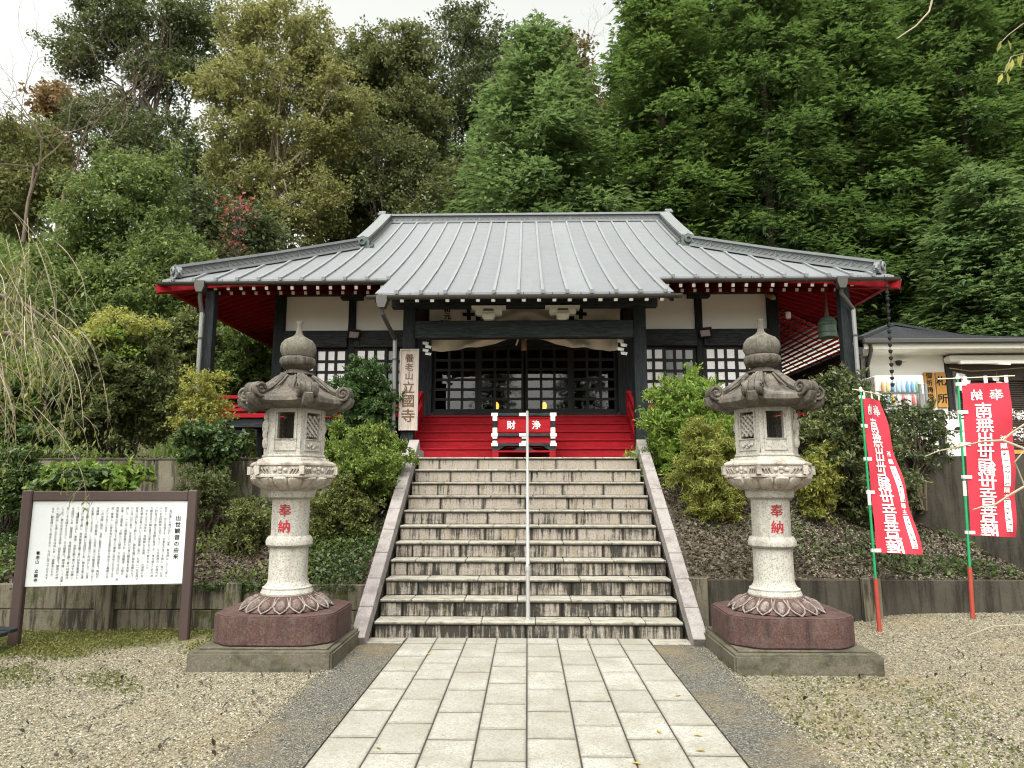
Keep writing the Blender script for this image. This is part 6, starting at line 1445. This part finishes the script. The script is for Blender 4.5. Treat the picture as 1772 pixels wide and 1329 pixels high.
# undergrowth, bank cover, moss, litter
def cover(name, n, fx, mat, leaf, seed, up=.06, tilt=.6, mask=None):
    g = np.random.default_rng(seed); P = fx(n, g)
    if mask is not None:
        k = mask(P, g); P = P[k]
    n = len(P); P = P+np.stack([0*P[:, 0], 0*P[:, 0], g.random(n)*up], -1); s = g.uniform(.6, 1.4, n)
    V, F = leaf_geo(P, rdir(n, g)+np.array([0, 0, .2*up/.06]), rdir(n, g)*tilt+np.array([0, -.15, .8]), leaf[0]*s, leaf[1]*s)
    return tag(link(name, fastmesh(name, V, F, M[mat])), kind='stuff')
def area(x0, x1, y0, y1, fz):
    def f(n, g):
        x = g.uniform(x0, x1, n); y = g.uniform(y0, y1, n); return np.stack([x, y, fz(x, y)+0*x], -1)
    return f
def patchy(sc, th, seed):
    def f(P, g):
        r = np.random.default_rng(seed); v = 0
        for k in range(5):
            a, b_, c = r.uniform(-1, 1, 3)*sc*(k+1)*.7; v = v+np.sin(a*P[:, 0]+b_*P[:, 1]+c*7)/(k+1)**.6
        return v+g.normal(0, .35, len(P)) > th
    return f
cover('ground_cover', 26000, area(-7.5, -1.85, 8.0, 9.95, bank_z), 'lf_ivy', (.045, .03), 81, .09, .6, patchy(2.2, .45, 3))
cover('ground_cover', 9000, area(-7.5, -1.85, 8.0, 9.95, bank_z), 'lf_fern', (.055, .03), 82, .12, .6, patchy(2.8, .5, 4))
cover('leaf_litter', 9000, area(-7.5, -1.85, 8.0, 9.9, bank_z), 'litter', (.05, .028), 83, .02, .4)
cover('leaf_litter', 13000, area(1.85, 6.8, 8.02, 10.5, bank_z), 'litter', (.045, .026), 84, .03, .4)
cover('ground_cover', 13000, area(1.85, 6.8, 8.02, 10.3, bank_z), 'lf_ivy', (.05, .03), 85, .10, .6, patchy(2.4, 1.05, 5))
cover('ground_cover', 9000, area(3.8, 6.6, 8.1, 9.3, bank_z), 'lf_moss', (.04, .03), 86, .07, .6, patchy(2.4, .6, 6))
def mossmask(P, g):
    e = (P[:, 1]-6.75-.5*np.sin(P[:, 0]*1.3)-.25*np.sin(P[:, 0]*3.1))*2.4
    return e+g.normal(0, .5, len(P))+.7*np.sin(P[:, 0]*5.1+P[:, 1]*3)*np.sin(P[:, 1]*6-P[:, 0]*2) > -.1
cover('moss_strip', 42000, area(-6.3, -2.95, 6.0, 7.84, court_z), 'lf_moss', (.021, .015), 87, .035, .8, mossmask)
cover('moss_strip', 3500, area(-3.1, -1.8, 7.3, 7.84, court_z), 'lf_moss', (.034, .024), 88, .05, .8)
cover('moss_strip', 2600, area(1.8, 2.2, 7.3, 7.9, court_z), 'lf_moss', (.034, .024), 89, .05, .8)
cover('moss_strip', 6500, area(1.76, 6.0, 3.6, 6.2, court_z), 'lf_moss', (.024, .016), 90, .015, .8, patchy(2.0, 1.1, 9))
cover('moss_strip', 7000, area(-4.5, -1.8, 5.6, 6.5, court_z), 'lf_moss', (.022, .014), 91, .015, .8, patchy(2.6, .9, 10))
cover('wall_moss', 2600, lambda n, g: np.stack([g.uniform(-7, -1.9, n), g.uniform(7.80, 7.86, n), g.uniform(.42, .53, n)], -1), 'lf_ivy', (.035, .025), 92, .03, 1.0, patchy(3, .2, 12))
cover('slope_grass', 26000, area(-16, -5.6, 12.2, 22, hill_z), 'lf_fern', (.24, .05), 93, .3, .9, patchy(.9, -.5, 13))
cover('slope_grass', 16000, area(-24, -9, 16, 34, hill_z), 'lf_fern', (.30, .07), 193, .4, .9)
cover('slope_undergrowth', 26000, area(-18, -5.4, 12.6, 26, hill_z), 'lf_shrub', (.17, .09), 94, .7, .8, patchy(.7, .0, 14))
cover('slope_undergrowth', 22000, area(-12, 26, 23, 34, hill_z), 'lf_ever', (.26, .13), 95, 1.0, .8)
cover('terrace_weeds', 5000, area(-9, -4.6, 10.2, 12.0, lambda x, y: 1.985+0*x), 'lf_fern', (.07, .02), 96, .10, .9, patchy(2, .2, 15))
cover('leaf_litter', 4500, area(-9, -1.8, 10.15, 12.0, lambda x, y: 1.985+0*x), 'litter', (.05, .03), 97, .015, .3)
cover('leaf_litter', 700, lambda n, g: np.concatenate([np.stack([g.uniform(-5, -1.8, n//2), g.uniform(2.6, 7.5, n//2), np.full(n//2, .014)], -1), np.stack([g.uniform(1.76, 6, n-n//2), g.uniform(2.6, 7.6, n-n//2), np.full(n-n//2, .03)], -1)]), 'litter', (.045, .022), 98, .012, .3)
# single fallen leaves on the paving
for i, (px, py, lab) in enumerate(((655, 1293, 'yellow fallen leaf on the lower left corner slab of the path'), (1102, 1320, 'long yellow fallen leaf on the path near its lower right edge'), (1208, 1272, 'small yellow fallen leaf on the right outer row of the path'), (1173, 1203, 'tiny ochre leaf on the right outer row of the path, halfway up'), (742, 1131, 'brown fallen leaf on the path at its left top end'), (1140, 1265, 'ochre curled leaf on the second row of slabs from the right'), (1212, 1298, 'flat brownish leaf close to the right edge of the path'))):
    u = (px-886)/FPX; p1 = at(px, py, 5.0); k = (CAM_H-.03)/(CAM_H-p1.z); p = Vector((p1.x*k, 5.0*k, .028)); g = np.random.default_rng(200+i)
    V, F = leaf_geo(np.array([[0, 0, 0.]]), np.array([[g.normal(), g.normal(), .1]]), np.array([[.1, .1, 1.]]), [.062], [.026])
    o = link('fallen_leaf', fastmesh('fallen_leaf', V, F, M['fallen'])); o.location = p; tag(o, lab, 'leaf', 'fallen leaves on the paved path')
# ---------------------------------------------------------------- gravel stones: instanced pebbles over the court
def pebbles(name, P, s0, s1):
    me = bpy.data.meshes.new(name); me.from_pydata([tuple(p) for p in P], [], []); o = tag(link(name, me), kind='stuff')
    md = o.modifiers.new('scatter', 'NODES'); ng = bpy.data.node_groups.new(name, 'GeometryNodeTree'); md.node_group = ng
    ng.interface.new_socket('Geometry', in_out='INPUT', socket_type='NodeSocketGeometry'); ng.interface.new_socket('Geometry', in_out='OUTPUT', socket_type='NodeSocketGeometry')
    N = ng.nodes.new; i, ou = N('NodeGroupInput'), N('NodeGroupOutput'); mp = N('GeometryNodeMeshToPoints'); ip = N('GeometryNodeInstanceOnPoints'); ic = N('GeometryNodeMeshIcoSphere'); ic.inputs['Radius'].default_value = 1; ic.inputs['Subdivisions'].default_value = 1
    sm = N('GeometryNodeSetMaterial'); sm.inputs['Material'].default_value = M['pebble']
    rv = N('FunctionNodeRandomValue'); rv.data_type = 'FLOAT_VECTOR'; rv.inputs[0].default_value = (s0, s0, s0*.5); rv.inputs[1].default_value = (s1, s1, s1*.62)
    rr = N('FunctionNodeRandomValue'); rr.data_type = 'FLOAT_VECTOR'; rr.inputs[0].default_value = (-.5, -.5, 0); rr.inputs[1].default_value = (.5, .5, 6.28); rr.inputs['Seed'].default_value = 4
    Lk = ng.links.new; Lk(i.outputs[0], mp.inputs[0]); Lk(mp.outputs[0], ip.inputs['Points']); Lk(ic.outputs[0], sm.inputs[0]); Lk(sm.outputs[0], ip.inputs['Instance'])
    Lk(rv.outputs[0], ip.inputs['Scale']); Lk(rr.outputs[0], ip.inputs['Rotation']); Lk(ip.outputs[0], ou.inputs[0])
    return o
def court_pts(n, x0, x1, y0, y1, g, th):
    P = area(x0, x1, y0, y1, court_z)(n, g); k = patchy(1.1, th, 21)(P, g); return P[k]
g = np.random.default_rng(99)
def offplinth(P):
    k = ~((np.abs(P[:, 0]+2.31) < .66) & (np.abs(P[:, 1]-6.83) < .66)) & ~((np.abs(P[:, 0]-2.38) < .66) & (np.abs(P[:, 1]-6.82) < .66)); return P[k]
PL = offplinth(court_pts(90000, -5.9, SX0, 3.0, 7.0, g, -1.1)); PR = offplinth(np.concatenate([court_pts(80000, SX1, 5.6, 3.0, 8.0, g, -.9)]))
pebbles('gravel_stones', np.concatenate([PL, PR]), .004, .0115)
n = 2600; sx = g.random(n) < .5; ex = np.where(sx, SX0+np.abs(g.normal(0, .06, n))-.02, SX1-np.abs(g.normal(0, .06, n))+.02); PS = np.stack([ex, g.uniform(3.2, 7.1, n), np.full(n, .014)], -1)
n = 420; PS = np.concatenate([PS, np.stack([g.uniform(SX0, SX1, n), g.uniform(3.2, 7.2, n), np.full(n, .020)], -1)]); PS = PS[(np.abs(PS[:, 0]) > 1.0) | (g.random(len(PS)) < .35)]
pebbles('stray_pebbles', PS, .003, .008)
pebbles('gravel_stones', bank_pts if False else area(3.2, 6.6, 8.05, 9.4, bank_z)(9000, g), .006, .018)
# ---------------------------------------------------------------- weeping cherry at the left, mostly outside the frame
WC = thing('weeping_cherry', 'nearly bare weeping cherry trailing pale twigs down the left edge', 'tree', (-5.9, 5.6, 0))
g = np.random.default_rng(77); b = MB(); tb = MB(); LP, LA = [], []
limb(tb, (-5.9, 5.6, -.1), (-5.75, 5.7, 3.1), .16, .11, g, 0, 5, 9)
tb.build('trunk', M['bark'], WC, smooth=1.2)
lb = MB()
def trail(p, q0, L, r, k=0):
    """twig that leaves in direction q0 and bends to hang down"""
    d = np.array(q0, float); P = [np.array(p, float)]; n = 9; h = g.uniform(.10, .2)
    for i in range(n):
        d = unit(d+np.array([g.normal(0, .05), g.normal(0, .05), -h*(1+.5*(i > 4))])); P.append(P[-1]+d*L/n)
    b.tube(P, list(np.linspace(r, r*.3, n+1)), 4)
    for i in range(2, n+1):
        for _ in range(1 if g.random() < .42 else 0):
            LP.append(P[i]+g.normal(0, .012, 3)); LA.append(np.array([g.normal(0, .5), g.normal(0, .5), -1]))
        if k < 2 and g.random() < (.26 if k == 0 else .13): trail(P[i], unit(d*.6+np.array([g.normal(0, .45), g.normal(0, .45), .15])), L*g.uniform(.3, .6), r*.6, k+1)
for i, (ex, ey, ez) in enumerate(((-4.85, 6.05, 2.95), (-4.85, 5.75, 3.3), (-4.9, 6.6, 2.9), (-4.95, 5.2, 3.1), (-5.0, 6.9, 3.3), (-4.65, 5.9, 2.75), (-4.8, 6.3, 2.4), (-4.9, 6.0, 3.75), (-5.1, 6.5, 2.0))):
    P = limb(lb, (-5.75, 5.7, 3.05), (ex, ey, ez), .06, .018, g, .2, 6, 6)
    for k in range(7):
        q = P[g.integers(1, len(P))]; trail(q, unit(np.array([g.uniform(-.25, .40), g.normal(0, .4), g.uniform(-.35, .35)])), g.uniform(.7, 1.6), .0042)
for k in range(30):
    px = g.uniform(-40, 120)*g.uniform(.4, 1); py = g.uniform(330, 690)+px*.7; c = at(px, py, g.uniform(5.4, 6.3))
    trail((c.x, c.y, c.z), unit(np.array([g.uniform(.05, .75), g.normal(0, .25), g.uniform(-.75, -.15)])), g.uniform(.5, 1.15), g.uniform(.0028, .005))
lb.build('limbs', M['bark_pale'], WC, smooth=1.2); b.build('twigs', M['twig'], WC)
LP, LA = np.array(LP), np.array(LA); s = g.uniform(.7, 1.25, len(LP)); V, F = leaf_geo(LP+unit(LA)*.035, LA, rdir(len(LP), g)+np.array([0, -.6, .2]), .066*s, .020*s); finish(WC, V, F, M['lf_pale'], 'leaves')
# bare twigs of a tree standing outside the frame at the right
BT = thing('bare_cherry', 'bare pale twigs with a few yellow leaves reaching in from the right edge', 'tree', (5.3, 4.9, 0))
g = np.random.default_rng(78); b = MB(); tb = MB(); limb(tb, (5.3, 4.9, -.1), (5.1, 4.9, 3.4), .14, .07, g, 0, 5, 9); tb.build('trunk', M['bark'], BT, smooth=1.2)
def pxpath(pts, r0, r1, sides=6):
    P = [at(*p) for p in pts]; b.tube(P, list(np.linspace(r0, r1, len(P))), sides); return P
a = tuple(Vector((5.12, 4.9, 1.9)))
b.tube([Vector(a), at(1790, 850, 5.3)], [.022, .013], 6)
pxpath([(1790, 850, 5.3), (1772, 842, 5.3), (1745, 858, 5.3), (1722, 873, 5.3), (1700, 877, 5.2), (1683, 882, 5.2)], .011, .004)
pxpath([(1790, 825, 5.3), (1772, 776, 5.3), (1735, 762, 5.4), (1700, 764, 5.4), (1665, 772, 5.5), (1625, 780, 5.6), (1600, 790, 5.6)], .012, .003)
pxpath([(1735, 762, 5.4), (1752, 748, 5.4), (1772, 735, 5.4), (1800, 730, 5.4)], .008, .010); b.tube([at(1800, 730, 5.4), Vector((5.12, 4.9, 2.4))], [.010, .02], 5)
pxpath([(1800, 838, 5.3), (1772, 838, 5.3), (1756, 800, 5.3), (1772, 780, 5.3)], .008, .006)
pxpath([(1616, -12, 4.6), (1608, 20, 4.6), (1585, 45, 4.6), (1552, 67, 4.6)], .008, .004); b.tube([at(1616, -12, 4.6), Vector((4.6, 4.8, 5.1)), Vector((5.1, 4.9, 3.4))], [.008, .02, .05], 6)
tw = pxpath([(1800, 20, 4.4), (1772, 40, 4.4), (1745, 60, 4.4), (1728, 78, 4.4)], .004, .002, 4); pxpath([(1800, 85, 4.4), (1772, 92, 4.4), (1750, 98, 4.4), (1738, 125, 4.4)], .004, .002, 4); b.tube([at(1800, 20, 4.4), Vector((5.1, 4.9, 3.9))], [.004, .02], 4); b.tube([at(1800, 85, 4.4), Vector((5.1, 4.9, 3.6))], [.004, .02], 4)
b.build('twigs', M['twig'], BT, smooth=1)
lp = []; la = []
for (px, py, dx, dz) in ((1731, 72, -.3, -1), (1744, 70, .3, -.9), (1770, 95, -.5, -.8), (1762, 98, .2, -1), (1752, 104, -.2, -1), (1746, 108, -.3, -1), (1734, 128, -.4, -.9), (1743, 128, .1, -1)):
    lp.append(np.array(at(px, py, 4.4))); la.append(np.array([dx, .1, dz]))
lp = np.array(lp); la = unit(np.array(la)); V, F = leaf_geo(lp+la*.035, la, rdir(len(lp), g)*.4+np.array([0, -1, .2]), np.full(len(lp), .085), np.full(len(lp), .030)); finish(BT, V, F, M['lf_yellow'], 'leaves')
open('/tmp/tris.txt', 'w').write(str(sum(len(m.loops)-2*len(m.polygons) for m in bpy.data.meshes))) if 0 else None
print('TRIS', sum(len(m.loops)-2*len(m.polygons) for m in bpy.data.meshes), 'OBJ', len(bpy.data.objects))
